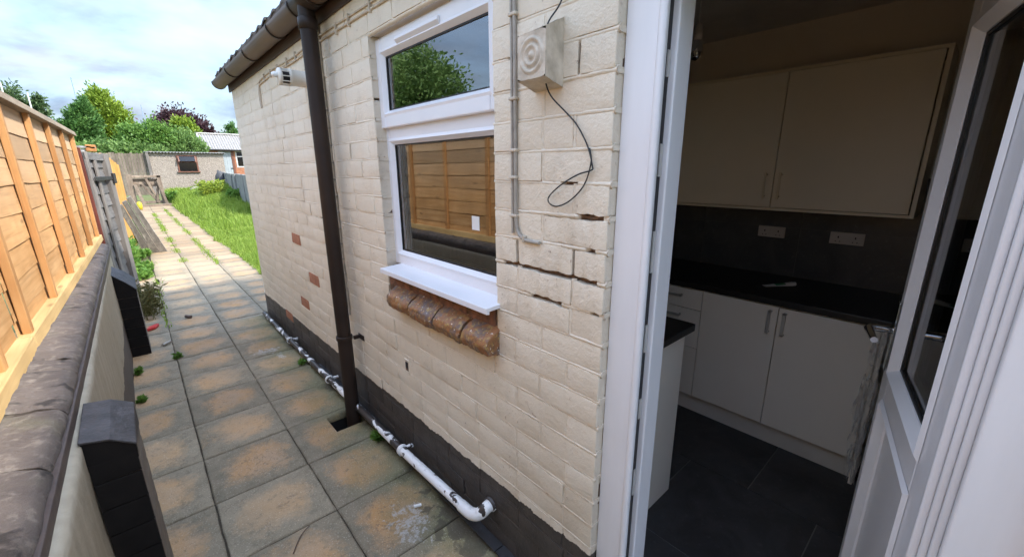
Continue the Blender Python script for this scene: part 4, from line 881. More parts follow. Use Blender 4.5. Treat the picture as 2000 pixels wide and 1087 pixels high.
def tubeflat(u, v):
    c = ta + dd * u; a = 2 * pi * v; f = .25 + .75 * u; sd = Vector((0, 0, 1)).cross(dd).normalized()
    return tuple(c + sd * math.cos(a) * .020 * (1.15 - .2 * u) + Vector((0, 0, 1)) * (math.sin(a) * .013 * f - .013 * (1 - f)))
m.sheet(tubeflat, 8, 14).build('tube_body', 'paper', tb)
MB().tube([tb2 - dd * .02, tb2 + dd * .10], .0125, 12).build('tube_cap', 'paper', tb)
def band(u, v):
    p = Vector(tubeflat(.35 + .35 * u, .05 + .4 * v)); return tuple(p + Vector((0, 0, .0009)))
MB().sheet(band, 3, 6).build('printed_band', 'greenlabel', tb)
t = NT('clear_film'); tr = t.n('ShaderNodeBsdfTransparent'); g = t.n('ShaderNodeBsdfPrincipled'); g.inputs['Base Color'].default_value = (.75, .75, .75, 1); g.inputs['Roughness'].default_value = .25
mm = t.n('ShaderNodeMixShader'); t.l(t.ramp(t.noise(t.map(t.pos(), (26, 26, 5)), 1.0, 3, .5, .8), .42, .72, .10, .75), mm.inputs[0]); t.l(tr.outputs[0], mm.inputs[1]); t.l(g.outputs[0], mm.inputs[2]); t.l(mm.outputs[0], t.out.inputs['Surface']); MAT['film'] = t.m
def film(u, v):
    z = .93 - .95 * v * (0.93 + .07 * math.sin(u * 9)); y = .166 + .07 * u * (0.45 + .55 * (1 - abs(v - .5))) + .012 * nz(u * 3, v * 9, 1) - .006
    return (bx_ - .024 - .022 * abs(nz(u * 4, v * 14, 7)) - .006 * math.sin(u * 7), y, max(z, .05))
MB().sheet(film, 14, 60).build('plastic_film', 'film', label='torn clear protective film hanging off the base cabinet corner', cat='plastic film')
MB().box(fx0 + .0228, fx0 + .0236, 1.345, 1.395, 1.398, 1.455).build('white_card', 'paper', label='small white card stuck on the lower window pane', cat='card')
MB().tube(smooth_path([(.16, 1.17, 1.42), (.155, 1.215, 1.40), (.15, 1.235, 1.36), (.15, 1.245, 1.30), (.15, 1.25, 1.15)]), .0035, 7).build('white_cable', 'paper', label='white cable end curling up behind the window corner', cat='cable')

# ================================================================== LEFT BOUNDARY: LOW WALL, COPING, PIERS
bw = thing('boundary_wall', 'low painted garden wall with rounded purple brown coping bricks', 'wall')
def wface(u, v):
    y = -1.2 + 6.85 * u; x = -1.180 - .0065 * y + .005 * nz(y * 4, v * 4, 1) + .002 * nz(y * 22, v * 20, 1)
    if v > .93: return (x - .028 * (v - .93) / .07, y, .878 + .012 * (v - .93) / .07 + .003 * nz(y * 9, 2, 2))
    return (x, y, -.05 + .928 * v / .93)
MB().sheet(wface, 160, 28).box(-1.40, -1.235, -1.2, 5.65, -.05, .885).build('wall_face', 'cream_wall', bw)
cprof = [(-1.216, .905), (-1.214, .930), (-1.220, .944), (-1.230, .957), (-1.270, .968), (-1.33, .976), (-1.40, .983), (-1.42, .97), (-1.42, .888)]
random.seed(5); y = -1.2
while y < 5.6:
    L = random.choice((.345, .335, .355, .225, .115)); e = min(y + L, 5.66)
    pr = cprof; s = random.random() * 50
    def cop(u, v, y=y, e=e, s=s):
        t = v * 8; i = min(7, int(t)); f = t - i; x = cprof[i][0] * (1 - f) + cprof[i + 1][0] * f; z = cprof[i][1] * (1 - f) + cprof[i + 1][1] * f
        ed = .005 if u < .001 or u > .999 else 0
        yy = y + .003 + (e - y - .006) * u
        return (x + .006 * nz(yy * 9, z * 9, s) - ed * .6, yy + .004 * nz(x * 30, z * 20, s), z + .007 * nz(yy * 11 + 3, x * 11, s) - ed * 1.4 + .007 * nz(yy * 34, x * 34, s))
    m = MB().sheet(cop, 16, 16)
    for u in (0, 1): m.add([cop(u, v / 16) for v in range(17)], [tuple(range(17)) if u else tuple(range(16, -1, -1))])
    m.build('coping_brick', 'coping', bw, loc=(0, 0, random.uniform(-.004, .004)))
    y = e
MB().box(-1.41, -1.2065, -1.2, 5.64, .870, .920).build('coping_bed', 'bandpaint', bw, .004)
for (ya, yb, zl, zm, zr, zlb, zrb, xr) in ((1.60, 1.85, .892, .876, .838, .905, .862, -1.078), (4.90, 5.14, .775, .70, .622, .815, .68, -1.076)):
    xl = -1.178 if ya < 3 else -1.200; zt = zr - .03; pier = MB().box(xl - .01, xr - .003, ya + .004, yb - .003, -.05, zt - .01).build('pier', 'pierside', bw)
    k = 0; z = -.01
    while z < zt - .01:
        z1 = min(z + CH, zt + .0)
        MB().box(xl - .012, xr, ya, yb, z + .004, z1 - .003).build('brick', 'pierside', pier, .005)
        MB().box(xl - .010, xr - .0015, ya - .003, ya + .02, z + .002, z1 - .001).build('brick', 'engbrick', pier, .003)
        z = z1
    xm = (xl + xr) / 2
    cap = MB().add([(xl - .015, ya - .008, zl), (xm, ya - .008, zm), (xr + .004, ya - .008, zr), (xl - .015, yb, zlb), (xm, yb, (zlb + zrb) / 2 + .012), (xr + .004, yb, zrb),
                    (xl - .015, ya - .006, zl - .007), (xm, ya - .006, zm - .007), (xr + .003, ya - .006, zr - .007), (xl - .015, yb, zt - .03), (xm, yb, zt - .03), (xr + .003, yb, zt - .03)],
                   [(0, 1, 4, 3), (1, 2, 5, 4), (6, 7, 1, 0), (7, 8, 2, 1), (8, 11, 5, 2), (11, 10, 4, 5), (10, 9, 3, 4), (9, 6, 0, 3)])
    cap.build('pier_cap', 'slate', pier, .003)
    MB().add([(xl - .012, ya - .0025, zt - .02), (xr, ya - .0025, zt - .02), (xr, ya - .0025, zr - .006), (xm, ya - .0025, zm - .006), (xl - .012, ya - .0025, zl - .006), (xl - .012, ya + .03, zt - .02), (xr, ya + .03, zt - .02), (xr, ya + .03, zr - .015), (xm, ya + .03, zm - .015), (xl - .012, ya + .03, zl - .02)],
             [(0, 1, 2, 3, 4), (1, 6, 7, 2), (5, 9, 8, 7, 6)]).build('brick', 'engbrick', pier)

# ================================================================== TIMBER FENCE ON THE WALL
def FX(y): return -1.386 + max(0, y - 2) * .0225
def lap_panel(label, y0, y1, battens, mats=('fence', 'batten')):
    p = thing('timber_fence', label, 'fence')
    nb = 8; hb = (1.968 - .975) / nb
    for i in range(nb):
        zb = .962 + i * hb; sd = random.random() * 90
        def bd(u, v, zb=zb, sd=sd):
            y = y0 + (y1 - y0) * u; wav = .007 * nz(y * 1.7, sd, 0) + .003 * nz(y * 6, sd, 3)
            z = zb + (wav if v < .5 else hb + .028); x = FX(y) + (.0065 if v < .5 else .0) + .003 * nz(y * 2, sd, 9)
            return (x, y, z)
        m = MB().sheet(bd, 60, 1, False); fr = list(m.v)
        m.add([(x - .009, y, z) for x, y, z in fr], [])
        n = len(fr)
        m.add([fr[2 * k] for k in range(61)] + [(fr[2 * k][0] - .009, fr[2 * k][1], fr[2 * k][2]) for k in range(61)], [(k, k + 1, 62 + k, 61 + k) for k in range(60)])
        m.build('lap_board', mats[0], p)
    for y in battens:
        MB().hexa([(FX(y) + .010, y - .024, .985), (FX(y) + .036, y - .024, .985), (FX(y) + .036, y + .024, .985), (FX(y) + .010, y + .024, .985),
                   (FX(y) + .006, y - .022, 1.968), (FX(y) + .032, y - .022, 1.968), (FX(y) + .032, y + .022, 1.968), (FX(y) + .006, y + .022, 1.968)]).build('batten', mats[1], p, .003)
    MB().hexa([(FX(y0) - .02, y0, .972), (FX(y0) + .048, y0, .972), (FX(y1) + .048, y1, .972), (FX(y1) - .02, y1, .972), (FX(y0) - .02, y0, 1.026), (FX(y0) + .044, y0, 1.026), (FX(y1) + .044, y1, 1.026), (FX(y1) - .02, y1, 1.026)]).build('bottom_rail', 'palerail', p, .003)
    MB().hexa([(FX(y0) - .03, y0, 1.966), (FX(y0) + .05, y0, 1.966), (FX(y1) + .05, y1, 1.966), (FX(y1) - .03, y1, 1.966), (FX(y0) - .03, y0, 2.005), (FX(y0) + .042, y0, 2.005), (FX(y1) + .042, y1, 2.005), (FX(y1) - .03, y1, 2.005)]).build('cap_rail', 'caprail', p, .003)
    return p
random.seed(9)
lap_panel('new orange lap fence panel on the low wall, nearest the camera', -1.15, 2.36, (-.6, .1, .75, 1.4, 2.0))
lap_panel('new orange lap fence panel with five battens, ending at the red post', 2.37, 5.86, (2.43, 3.06, 3.74, 4.41, 5.06, 5.72))
MB().box(-1.345, -1.275, 5.87, 5.94, .0, 2.0).build('fence_post', 'batten', bevel=.004, label='pale new timber post closing the end of the lap fence', cat='post')
MB().hexa([(-1.30, 6.05, .0), (-1.245, 6.05, .0), (-1.245, 6.12, .0), (-1.30, 6.12, .0), (-1.315, 6.05, 1.87), (-1.262, 6.05, 1.87), (-1.262, 6.12, 1.87), (-1.315, 6.12, 1.87)]).build('gate_post', 'redpost', bevel=.004, label='dark red stained gate post beside the grey gate', cat='post')

# weathered grey gate
gg = thing('grey_gate', 'weathered grey ledged gate with a black strap hinge beside the red post', 'gate')
GA, GB = Vector((-1.275, 6.2, 0)), Vector((-1.135, 7.15, 0)); gd = (GB - GA); gl = gd.length; gdn = gd / gl; gn = Vector((gd.y, -gd.x, 0)).normalized()
def gp(s, o, z): return GA + gdn * s * gl + gn * o + Vector((0, 0, z))
def gbox(s0, s1, o0, o1, z0, z1, name, mat, par, bevel=.003, **k):
    return MB().hexa([gp(s0, o0, z0), gp(s1, o0, z0), gp(s1, o1, z0), gp(s0, o1, z0), gp(s0, o0, z1), gp(s1, o0, z1), gp(s1, o1, z1), gp(s0, o1, z1)]).build(name, mat, par, bevel, **k)
for i in range(12): 
    z = .12 + i * .142
    MB().hexa([gp(0, .012, z), gp(.84, .012, z), gp(.84, -.004, z), gp(0, -.004, z), gp(0, -.004, z + .16), gp(.84, -.004, z + .16), gp(.84, -.014, z + .16), gp(0, -.014, z + .16)]).build('lap_board', 'greywood', gg)
gbox(.0, .1, .013, .035, .1, 1.84, 'stile', 'greypost', gg); gbox(.34, .44, .013, .03, .1, 1.78, 'stile', 'greypost', gg); gbox(.80, 1.02, -.03, .045, .0, 1.84, 'stile', 'greypost', gg)
gbox(.0, .80, .014, .032, 1.76, 1.83, 'top_rail', 'greywood', gg)
gbox(.06, .98, .046, .054, 1.545, 1.585, 'strap_hinge', 'iron', gg); gbox(.90, 1.04, .0455, .065, 1.50, 1.62, 'hinge_block', 'iron', gg)

# orange boarded gate
og = thing('orange_gate', 'fresh orange boarded side gate with sloping top standing ajar', 'gate')
OA, OB = Vector((-1.30, 12.0, 0)), Vector((-1.065, 12.9, 0))
for i in range(7):
    a = OA.lerp(OB, i / 7); b = OA.lerp(OB, (i + .93) / 7); zt = 2.0 - .23 * ((i + .5) / 7) ** 1.6; n_ = Vector((b.y - a.y, -(b.x - a.x), 0)).normalized() * .02
    MB().hexa([a, b, b - n_, a - n_, a + Vector((0, 0, zt)), b + Vector((0, 0, zt - .02)), b - n_ + Vector((0, 0, zt - .02)), a - n_ + Vector((0, 0, zt))]).build('gate_board', 'orange', og, .003)
MB().beam(OA + Vector((.015, -.004, 1.91)), OA.lerp(OB, .45) + Vector((.015, -.004, 1.88)), .02, .07).build('ledge', 'orange', og)
MB().beam(OA.lerp(OB, .05) + Vector((.02, -.006, 1.54)), OA.lerp(OB, .52) + Vector((.02, -.006, 1.55)), .01, .016).beam(OA.lerp(OB, .52) + Vector((.02, -.006, 1.50)), OA.lerp(OB, .52) + Vector((.02, -.006, 1.60)), .012, .012).build('latch_arm', 'iron', og)

# leaning planks
lp = thing('plank_panel', 'grey weathered plank panel leaning against the fence beside the path', 'plank panel')
A_, B_, C_, D_ = Vector((-.985, 11.30, .0)), Vector((-.61, 11.29, .0)), Vector((-.985, 10.85, 1.15)), Vector((-1.205, 10.85, 1.02))
for i in range(3):
    a, b, c, d = A_.lerp(B_, i / 3 + .004), A_.lerp(B_, (i + 1) / 3 - .012), D_.lerp(C_, (i + 1) / 3 - .012) + Vector((0, 0, .03 * (i - 1))), D_.lerp(C_, i / 3 + .004) + Vector((0, 0, .03 * (i - 1))); n_ = Vector((b - a).cross(d - a)).normalized() * .035
    MB().hexa([a, b, b - n_, a - n_, d, c, c - n_, d - n_]).build('plank', 'plank', lp, .006)

lfn = thing('low_fence', 'low grey board fence that the leaning planks rest against', 'fence')
for i in range(9): MB().box(-1.275, -1.25, 10.3 + i * .15, 10.44 + i * .15, -.03, .93 + random.uniform(-.02, .02)).build('fence_board', 'oldfence', lfn, .003)
MB().box(-1.30, -1.275, 10.3, 11.63, .7, .76).build('rail', 'oldfence', lfn)
# ================================================================== FAR GARDEN
tr_ = thing('old_bench', 'old open timber bench frame with crossed struts at the path end', 'bench frame')
Yb = 26.9
def bm(a, b, w=.09, t_=.09, name='rail'): return MB().beam((a[0], Yb + (a[2] if len(a) > 2 else 0), a[1]), (b[0], Yb + (b[2] if len(b) > 2 else 0), b[1]), w * 1.35, t_, (0, 1, 0)).build(name, 'benchwood', tr_, .01)
bm((-.95, 0), (-.95, 1.50), .16, .16, 'post'); bm((.17, .0), (.12, 1.44), .12, .12, 'post'); bm((-.87, 1.39), (.2, 1.39), .08, .12, 'top_rail')
for z in (.98, 1.10, 1.22): bm((-.87, z, .1), (.06, z, .1), .09, .03, 'back_slat')
bm((-.38, 1.34), (-.02, .14, .05), .07, .06, 'strut'); bm((-.55, 1.05, .06), (-.05, .12, .02), .07, .05, 'strut'); bm((.10, 1.3, .06), (-.12, .14, -.05), .07, .05, 'strut'); bm((-.80, 1.02, -.1), (-.62, .10, -.25), .09, .05, 'strut'); bm((.06, 1.2, -.08), (.24, .06, -.2), .08, .05, 'strut')
bm((-.87, .18), (.15, .18), .10, .08, 'bottom_rail')
MB().box(-.72, .62, 26.45, 26.62, -.02, .10).build('edging_sleeper', 'benchwood', bevel=.01, label='low timber edging beam across the far end of the path', cat='edging')
MB().lathe([(0, 0), (.09, .0), (.10, .16), (.085, .30), (.04, .34), (0, .34)], (-.82, 24.6, .0), (0, 0, 1), 14).build('yellow_tub', simple('yellow_plastic', (.62, .50, .03), None, .5, 4, 0), label='small yellow plastic tub at the foot of the bench frame', cat='tub')
of = thing('old_fence', 'old brown grey vertical board fence beside the pebble dash shed', 'fence')
for i in range(17):
    x = -2.0 + i * .118; h = 2.58 + random.uniform(-.03, .03)
    MB().box(x, x + .108, 31.0 + random.uniform(-.01, .01), 31.03, .2, h).build('fence_board', 'oldfence', of)
MB().box(-.06, .06, 30.86, 31.0, .2, 2.66).build('fence_post', 'greypost', of, .01)
for z in (1.0, 2.2): MB().box(-2.0, -.06, 31.035, 31.08, z, z + .08).build('rail', 'oldfence', of)

sh = thing('pebbledash_shed', 'low pebble dashed shed with small brown window and thin corrugated roof', 'shed')
sx0_, sx1_, sy_ = .08, 3.50, 31.0
wx0, wx1, wz0, wz1 = 1.24, 2.20, 1.60, 2.50
m = MB().box(sx0_, wx0, sy_, sy_ + .2, .1, 2.58).box(wx1, sx1_, sy_, sy_ + .2, .1, 2.58).box(wx0, wx1, sy_, sy_ + .2, .1, wz0).box(wx0, wx1, sy_, sy_ + .2, wz1, 2.58)
m.box(sx0_, sx0_ + .2, sy_ + .2, sy_ + 3, .1, 2.7).box(sx1_ - .2, sx1_, sy_ + .2, sy_ + 3, .1, 2.7).box(sx0_ + .2, sx1_ - .2, sy_ + 2.8, sy_ + 3, .1, 2.7)
m.build('wall', 'pebble', sh)
w_ = MB().box(wx0, wx0 + .07, sy_ - .03, sy_ + .05, wz0, wz1).box(wx1 - .07, wx1, sy_ - .03, sy_ + .05, wz0, wz1).box(wx0, wx1, sy_ - .031, sy_ + .05, wz1 - .06, wz1 + .002).box(wx0 + .07, wx1 - .07, sy_ - .03, sy_ + .05, 2.10, 2.16).build('window', 'brownframe', sh, .006)
MB().box(wx0 - .05, wx1 + .05, sy_ - .09, sy_ + .05, wz0 - .05, wz0 + .01).build('sill', 'brownframe', w_, .006)
MB().box(wx0 + .07, wx1 - .07, sy_ + .01, sy_ + .02, wz0 + .01, 2.10).build('pane', 'farglass', w_)
s_ = MB().hexa([(wx0 + .08, sy_ - .17, 2.17), (wx1 - .08, sy_ - .17, 2.17), (wx1 - .08, sy_ - .13, 2.17), (wx0 + .08, sy_ - .13, 2.17), (wx0 + .08, sy_ - .05, 2.43), (wx1 - .08, sy_ - .05, 2.43), (wx1 - .08, sy_ - .02, 2.43), (wx0 + .08, sy_ - .02, 2.43)]).build('top_light', 'farglass', w_)
for a, b in ((wx0 + .06, wx0 + .12), (wx1 - .12, wx1 - .06)): MB().hexa([(a, sy_ - .19, 2.15), (b, sy_ - .19, 2.15), (b, sy_ - .13, 2.15), (a, sy_ - .13, 2.15), (a, sy_ - .07, 2.45), (b, sy_ - .07, 2.45), (b, sy_ - .01, 2.45), (a, sy_ - .01, 2.45)]).build('sash_stile', 'brownframe', w_)
for x, wd, hgt, mt in ((1.42, .22, .13, 'paper'), (1.66, .12, .16, 'mast'), (1.95, .16, .12, 'paper')): MB().lathe([(0, 0), (wd / 2, 0), (wd / 2.2, hgt), (0, hgt)], (x, sy_ + .28, wz0 + .02), (0, 0, 1), 10).build('window_pot', mt, sh)
MB().box(1.2, 2.3, sy_ + .2, sy_ + .5, wz0 - .03, wz0 + .012).build('inner_shelf', 'brownframe', sh)
def corr(x0, x1, y0, y1, z0, z1, nper, amp, name, par, mat='corrugated', axis='x'):
    n = int(nper * 8)
    def f(u, v):
        x = x0 + (x1 - x0) * u; return (x, y0 + (y1 - y0) * v, z0 + (z1 - z0) * v + amp * math.sin(u * nper * 2 * pi))
    m = MB().sheet(f, n, 1); m.sheet(lambda u, v: (lambda p: (p[0], p[1], p[2] - .03 * (1 - v) - .0))(f(u, 0)), n, 1)
    m.sheet(lambda u, v: (lambda p: (p[0], p[1], p[2] - .03))(f(u, v)), n, 1); return m.build(name, mat, par)
corr(sx0_ - .15, sx1_ + .12, sy_ - .16, sy_ + 3.2, 2.66, 2.76, 26, .022, 'roof', sh)
MB().box(sx0_ - .1, sx1_ + .05, sy_ - .05, sy_ + .1, 2.585, 2.625).build('wall_plate', 'greypost', sh)

ob = thing('brick_outbuilding', 'orange brick outbuilding with grey corrugated roof and pale blue door', 'outbuilding')
oy = 38.0; ox0, ox1 = 3.45, 8.2
dx0, dx1, ow0, ow1 = 4.22, 5.02, 5.28, 6.3
m = MB().box(ox0, dx0, oy, oy + .22, .6, 3.14).box(dx1 + .0, ow0, oy, oy + .22, .6, 3.14).box(ow1, ox1, oy, oy + .22, .6, 3.14).box(ow0, ow1, oy, oy + .22, .6, 1.86).box(dx0, dx1, oy, oy + .22, 3.02, 3.14).box(ow0, ow1, oy, oy + .22, 3.06, 3.14)
m.build('wall', 'orangebrick', ob)
MB().prism([(oy, .6), (oy + 3.4, .6), (oy + 3.4, 3.14), (oy + 1.7, 4.16), (oy, 3.14)], 'x', ox0 - .002, ox0 + .2).build('gable', m_farbrick('orange_brick_gable', (0.46, 0.17, 0.07), (0.36, 0.12, 0.055), (0.35, 0.28, 0.22), (0, pi / 2, 0)), ob)
MB().box(dx0, dx1, oy + .02, oy + .06, .75, 3.02).build('door', 'paledoor', ob, .005)
for k in range(5): MB().box(dx0 + .02 + k * .155, dx0 + .165 + k * .155, oy - .0, oy + .022, .78, 3.0).build('door_board', 'paledoor', ob, .004)
MB().box(dx1 - .13, dx1 - .02, oy - .04, oy - .005, 1.78, 1.83).build('door_handle', 'iron', ob)
MB().box(dx1 + .0, dx1 + .16, oy - .03, oy - .002, .9, 3.06).build('door_jamb', 'brownframe', ob)
w_ = MB().box(ow0, ow0 + .09, oy - .02, oy + .06, 1.86, 3.06).box(ow0 + .09, ow1, oy - .02, oy + .06, 1.86, 1.95).box(ow0 + .09, ow1, oy - .02, oy + .06, 2.62, 2.69).box(ow0 + .09, ow1, oy - .02, oy + .06, 3.0, 3.06).box(5.85, 5.92, oy - .019, oy + .05, 1.95, 3.0).build('window', 'whitepaint', ob, .005)
MB().box(ow0 + .09, ow1, oy + .03, oy + .04, 1.95, 3.0).build('pane', 'farglass', w_)
MB().box(ow0, ow1, oy + .5, oy + .52, 1.5, 3.1).build('interior_shade', 'black', ob)  # black sheet stands in for the shade behind the panes
corr(ox0 - .18, ox1, oy - .22, oy + 1.7, 3.14, 4.30, 30, .03, 'roof', ob)
corr(ox0 - .18, ox1, oy + 3.6, oy + 1.7, 3.10, 4.29, 30, .03, 'roof', ob)
MB().box(ox0 - .2, ox1, oy + 1.6, oy + 1.8, 4.31, 4.38).build('ridge_cap', 'whitepaint', ob, .01)
MB().beam((ox0 - .10, oy - .2, 3.14), (ox0 - .10, oy + 1.7, 4.27), .05, .14).build('barge_board', 'whitepaint', ob)
MB().tube([(ox0 - .2, oy - .27, 3.10), (ox1, oy - .27, 3.06)], .055, 10).build('gutter', 'black', ob)

ns = thing('white_shed', 'white peeling shed with grey roof and rusty corner behind the grey gate', 'shed')
MB().box(-2.9, -1.40, 13.4, 15.0, -.05, 2.05).build('wall', 'peel', ns)
corr(-3.0, -1.385, 13.3, 15.1, 2.17, 2.24, 10, .012, 'roof', ns); MB().box(-1.55, -1.375, 13.30, 13.42, 2.06, 2.21).build('rusty_corner', 'rust', ns, .02); MB().box(-2.9, -1.56, 13.34, 13.42, 2.05, 2.12).build('fascia', 'whitepaint', ns)
cf = thing('concrete_fence', 'grey concrete panel fence on the right of the lawn', 'fence')
P0, P1 = Vector((2.15, 16.4, 0)), Vector((3.28, 30.6, 0)); npn = 8
for i in range(npn):
    a, b = P0.lerp(P1, i / npn), P0.lerp(P1, (i + .965) / npn); zt = 1.45 + .09 * i / npn + random.uniform(-.03, .03); n_ = Vector((-.07, .006, 0)); off = Vector((random.uniform(-.03, .03), 0, 0)); ln = Vector((random.uniform(-.03, .03), 0, 0))
    MB().hexa([a + off, b + off, b + off - n_, a + off - n_, a + off + ln + Vector((0, 0, zt)), b + off + ln + Vector((0, 0, zt)), b + off + ln - n_ + Vector((0, 0, zt)), a + off + ln - n_ + Vector((0, 0, zt))]).build('concrete_panel', 'concrete', cf, .01)
    MB().box(b.x - .02, b.x + .1, b.y - .02, b.y + .12, 0, zt + .03).build('concrete_post', 'concrete', cf, .01)
def lump(c, r, seed, nu=14, nv=10, k=.25):
    def f(u, v):
        a, b = 2 * pi * u, pi * v; d = Vector((math.sin(b) * math.cos(a), math.sin(b) * math.sin(a), math.cos(b)))
        s = 1 + k * noise.noise(d * 1.9 + Vector((seed, seed * 2, 0))); return (c[0] + d.x * r[0] * s, c[1] + d.y * r[1] * s, c[2] + d.z * r[2] * s)
    return MB().sheet(f, nu, nv)
lump((2.98, 29.6, 1.0), (.26, .4, .62), 3).build('covered_mound', 'sack', label='dark grey sheeted mound between the shed and the concrete fence', cat='mound')
for i, (x, y_, z, r, mt, lab) in enumerate(((1.7, 28.9, .62, .24, 'stone', 'largest pale rubble stone below the shed wall'), (1.45, 28.6, .50, .15, 'stone', 'small pale rubble stone left of the black bucket'), (2.1, 28.7, .62, .13, 'stone', 'small pale rubble stone right of the black bucket'))):
    lump((x, y_, z), (r * 1.3, r, r * .8), i + 8, 8, 6).build('rubble_stone', mt, label=lab, cat='stone', group='rubble below the shed')
MB().lathe([(.0, .0), (.11, 0), (.14, .24), (.15, .245), (.13, .235), (.1, .02), (0, .02)], (1.95, 28.75, .66), (0, .2, 1), 14).build('bucket', 'black', label='black bucket lying on the rubble below the shed wall', cat='bucket')

# ================================================================== PLANTS
def unit(n):
    v = rng.normal(size=(n, 3)); return v / np.linalg.norm(v, axis=1)[:, None]
def leaves(P, D, size, width, mat, name, parent, kind=None, jit=.35, **k):
    """diamond leaves at P pointing roughly along D"""
    n = len(P); D = D / (np.linalg.norm(D, axis=1)[:, None] + 1e-9); R = unit(n); S = np.cross(D, R); S /= (np.linalg.norm(S, axis=1)[:, None] + 1e-9)
    L = (size * rng.uniform(1 - jit, 1 + jit, n))[:, None]; Wd = L * width; N = np.cross(D, S)
    V = np.stack([P, P + D * L * .5 + S * Wd * .5 + N * L * .06, P + D * L, P + D * L * .5 - S * Wd * .5 + N * L * .06], 1).reshape(-1, 3)
    F = np.arange(4 * n).reshape(n, 4); return link(name, fastmesh(name, V, F, mat), parent, kind=kind, **k)
def crown_points(blobs, n, clump=.18, per=34, shell=.55):
    """leaf points in clumps spread over the outer part of a set of ellipsoids"""
    vol = np.array([b[3] * b[4] * b[5] for b in blobs]) ** .7; vol /= vol.sum(); Ps = []; Ds = []
    for b, w in zip(blobs, vol):
        nc = max(6, int(n * w / per)); d = unit(nc); r = rng.uniform(shell, 1.03, nc)[:, None]
        c0 = np.array(b[:3]); R = np.array(b[3:6]); C = c0 + d * r * R
        cl = np.repeat(np.arange(nc), per); off = rng.normal(size=(nc * per, 3)) * (clump * R.mean()) * rng.uniform(.6, 1.3, nc)[cl][:, None]
        Ps.append(C[cl] + off); Ds.append(d[cl] * 1.0 + unit(nc * per) * .9)
    return np.concatenate(Ps), np.concatenate(Ds)
def tree(name, label, cat, base, blobs, n, leaf, width, mat, group, updir=0.0, trunk=.14, clump=.18, shell=.5, per=34, limbs=9):
    t_ = thing(name, label, cat, group=group); P, D = crown_points(blobs, n, clump, per, shell); D[:, 2] += updir
    leaves(P, D, leaf, width, mat, 'crown', t_)
    m = MB(); top = max(b[2] + b[5] * .4 for b in blobs); bx0, by0, bz0 = base; cx = sum(b[0] for b in blobs) / len(blobs); cyy = sum(b[1] for b in blobs) / len(blobs)
    hgt = top - bz0; pts = [Vector((bx0 + (cx - bx0) * s + .04 * hgt * nz(s * 3, bx0, by0) * (s > 0), by0 + (cyy - by0) * s, bz0 + hgt * s)) for s in (0, .12, .3, .5, .7, .88, 1)]
    m.tube(pts, [trunk * 1.3, trunk, trunk * .85, trunk * .65, trunk * .45, trunk * .25, trunk * .08], 9)
    for i in range(limbs):
        b = blobs[i % len(blobs)]; s = random.uniform(.25, .75); k_ = s * 6; j = min(5, int(k_)); st_ = pts[j].lerp(pts[j + 1], k_ - j)
        d = unit(1)[0]; e = Vector((b[0] + d[0] * b[3] * .7, b[1] + d[1] * b[4] * .7, b[2] + abs(d[2]) * b[5] * .55))
        mid = st_.lerp(e, .5) + Vector((0, 0, .05 * hgt)); m.tube([st_, mid, e], [trunk * .38, trunk * .24, trunk * .06], 6)
    m.build('trunk', 'bark', t_); return t_
GR_ = 'trees beyond the garden'
tree('cypress_tree', 'dark green bushy cypress left of the golden one', 'tree', (-2.6, 38, .0), [(-2.7, 38, 2.9, .95, .95, 1.5), (-2.45, 38, 4.3, .72, .75, 1.2), (-2.35, 38.1, 5.2, .38, .4, .8), (-3.05, 38, 4.0, .48, .6, .7)], 17000, .20, .42, 'darkleaf', GR_, .5, clump=.15)
tree('cypress_tree', 'bright golden green cypress, tallest tree on the left', 'tree', (-1.35, 40, .0), [(-1.35, 40, 3.4, 1.25, 1.1, 1.6), (-1.40, 40, 4.9, .95, .9, 1.3), (-1.5, 40, 5.9, .68, .65, 1.05), (-.85, 40, 4.7, .8, .8, 1.3), (-2.0, 40, 4.6, .6, .6, .9)], 24000, .21, .42, 'golden', GR_, .6, clump=.16)
sh_ = 'shrubs behind the shed'
tree('shrub', 'bright green broad leaved shrub mass right of the golden cypress', 'shrub', (.5, 36, .3), [(.6, 36, 3.5, 1.1, .9, 1.25), (-.3, 36, 3.2, .8, .8, 1.1), (1.3, 36.2, 3.4, .7, .7, 1.0)], 15000, .17, .55, 'hedge', sh_, .2, .08)
tree('shrub', 'low light green shrub over the old board fence', 'shrub', (-1.5, 35, .3), [(-1.9, 35, 2.5, 1.1, .7, .8), (-.7, 35, 2.6, .9, .7, .75), (-3.1, 35, 2.3, .9, .7, .75), (.3, 35, 2.5, .9, .7, .65)], 14000, .17, .55, 'hedge2', sh_, .2, .07)
tree('shrub', 'pale green feathery shrub beside the outbuilding gable', 'shrub', (2.2, 36, .4), [(2.1, 36, 3.1, 1.0, .8, 1.15), (2.75, 36, 2.9, .6, .6, .9), (1.4, 35.6, 2.7, .8, .6, .7)], 8000, .15, .5, 'hedge2', sh_, .3, .07)
tree('conifer', 'yellow green conifer in front of the copper beech', 'tree', (2.95, 42, .4), [(2.95, 42, 4.0, .85, .8, 1.25), (2.6, 42, 4.9, .4, .4, .7), (3.3, 42, 4.6, .4, .4, .8)], 10000, .20, .45, 'golden', GR_, .6, .1)
tree('copper_beech', 'dark purple copper beech on the skyline', 'tree', (4.4, 60, 0), [(4.0, 60, 5.6, 2.0, 1.8, 2.3), (5.6, 60, 5.2, 1.5, 1.5, 1.9), (2.9, 60, 5.4, 1.0, 1.2, 1.7)], 26000, .30, .5, 'copper', GR_, .0, .2)
tree('conifer', 'small dark conifer above the outbuilding roof, against the house corner', 'tree', (8.9, 60, 0), [(8.9, 60, 4.6, .9, .9, 1.7), (8.95, 60, 6.1, .42, .42, .85)], 5000, .24, .45, 'darkleaf', GR_, .4, .12)
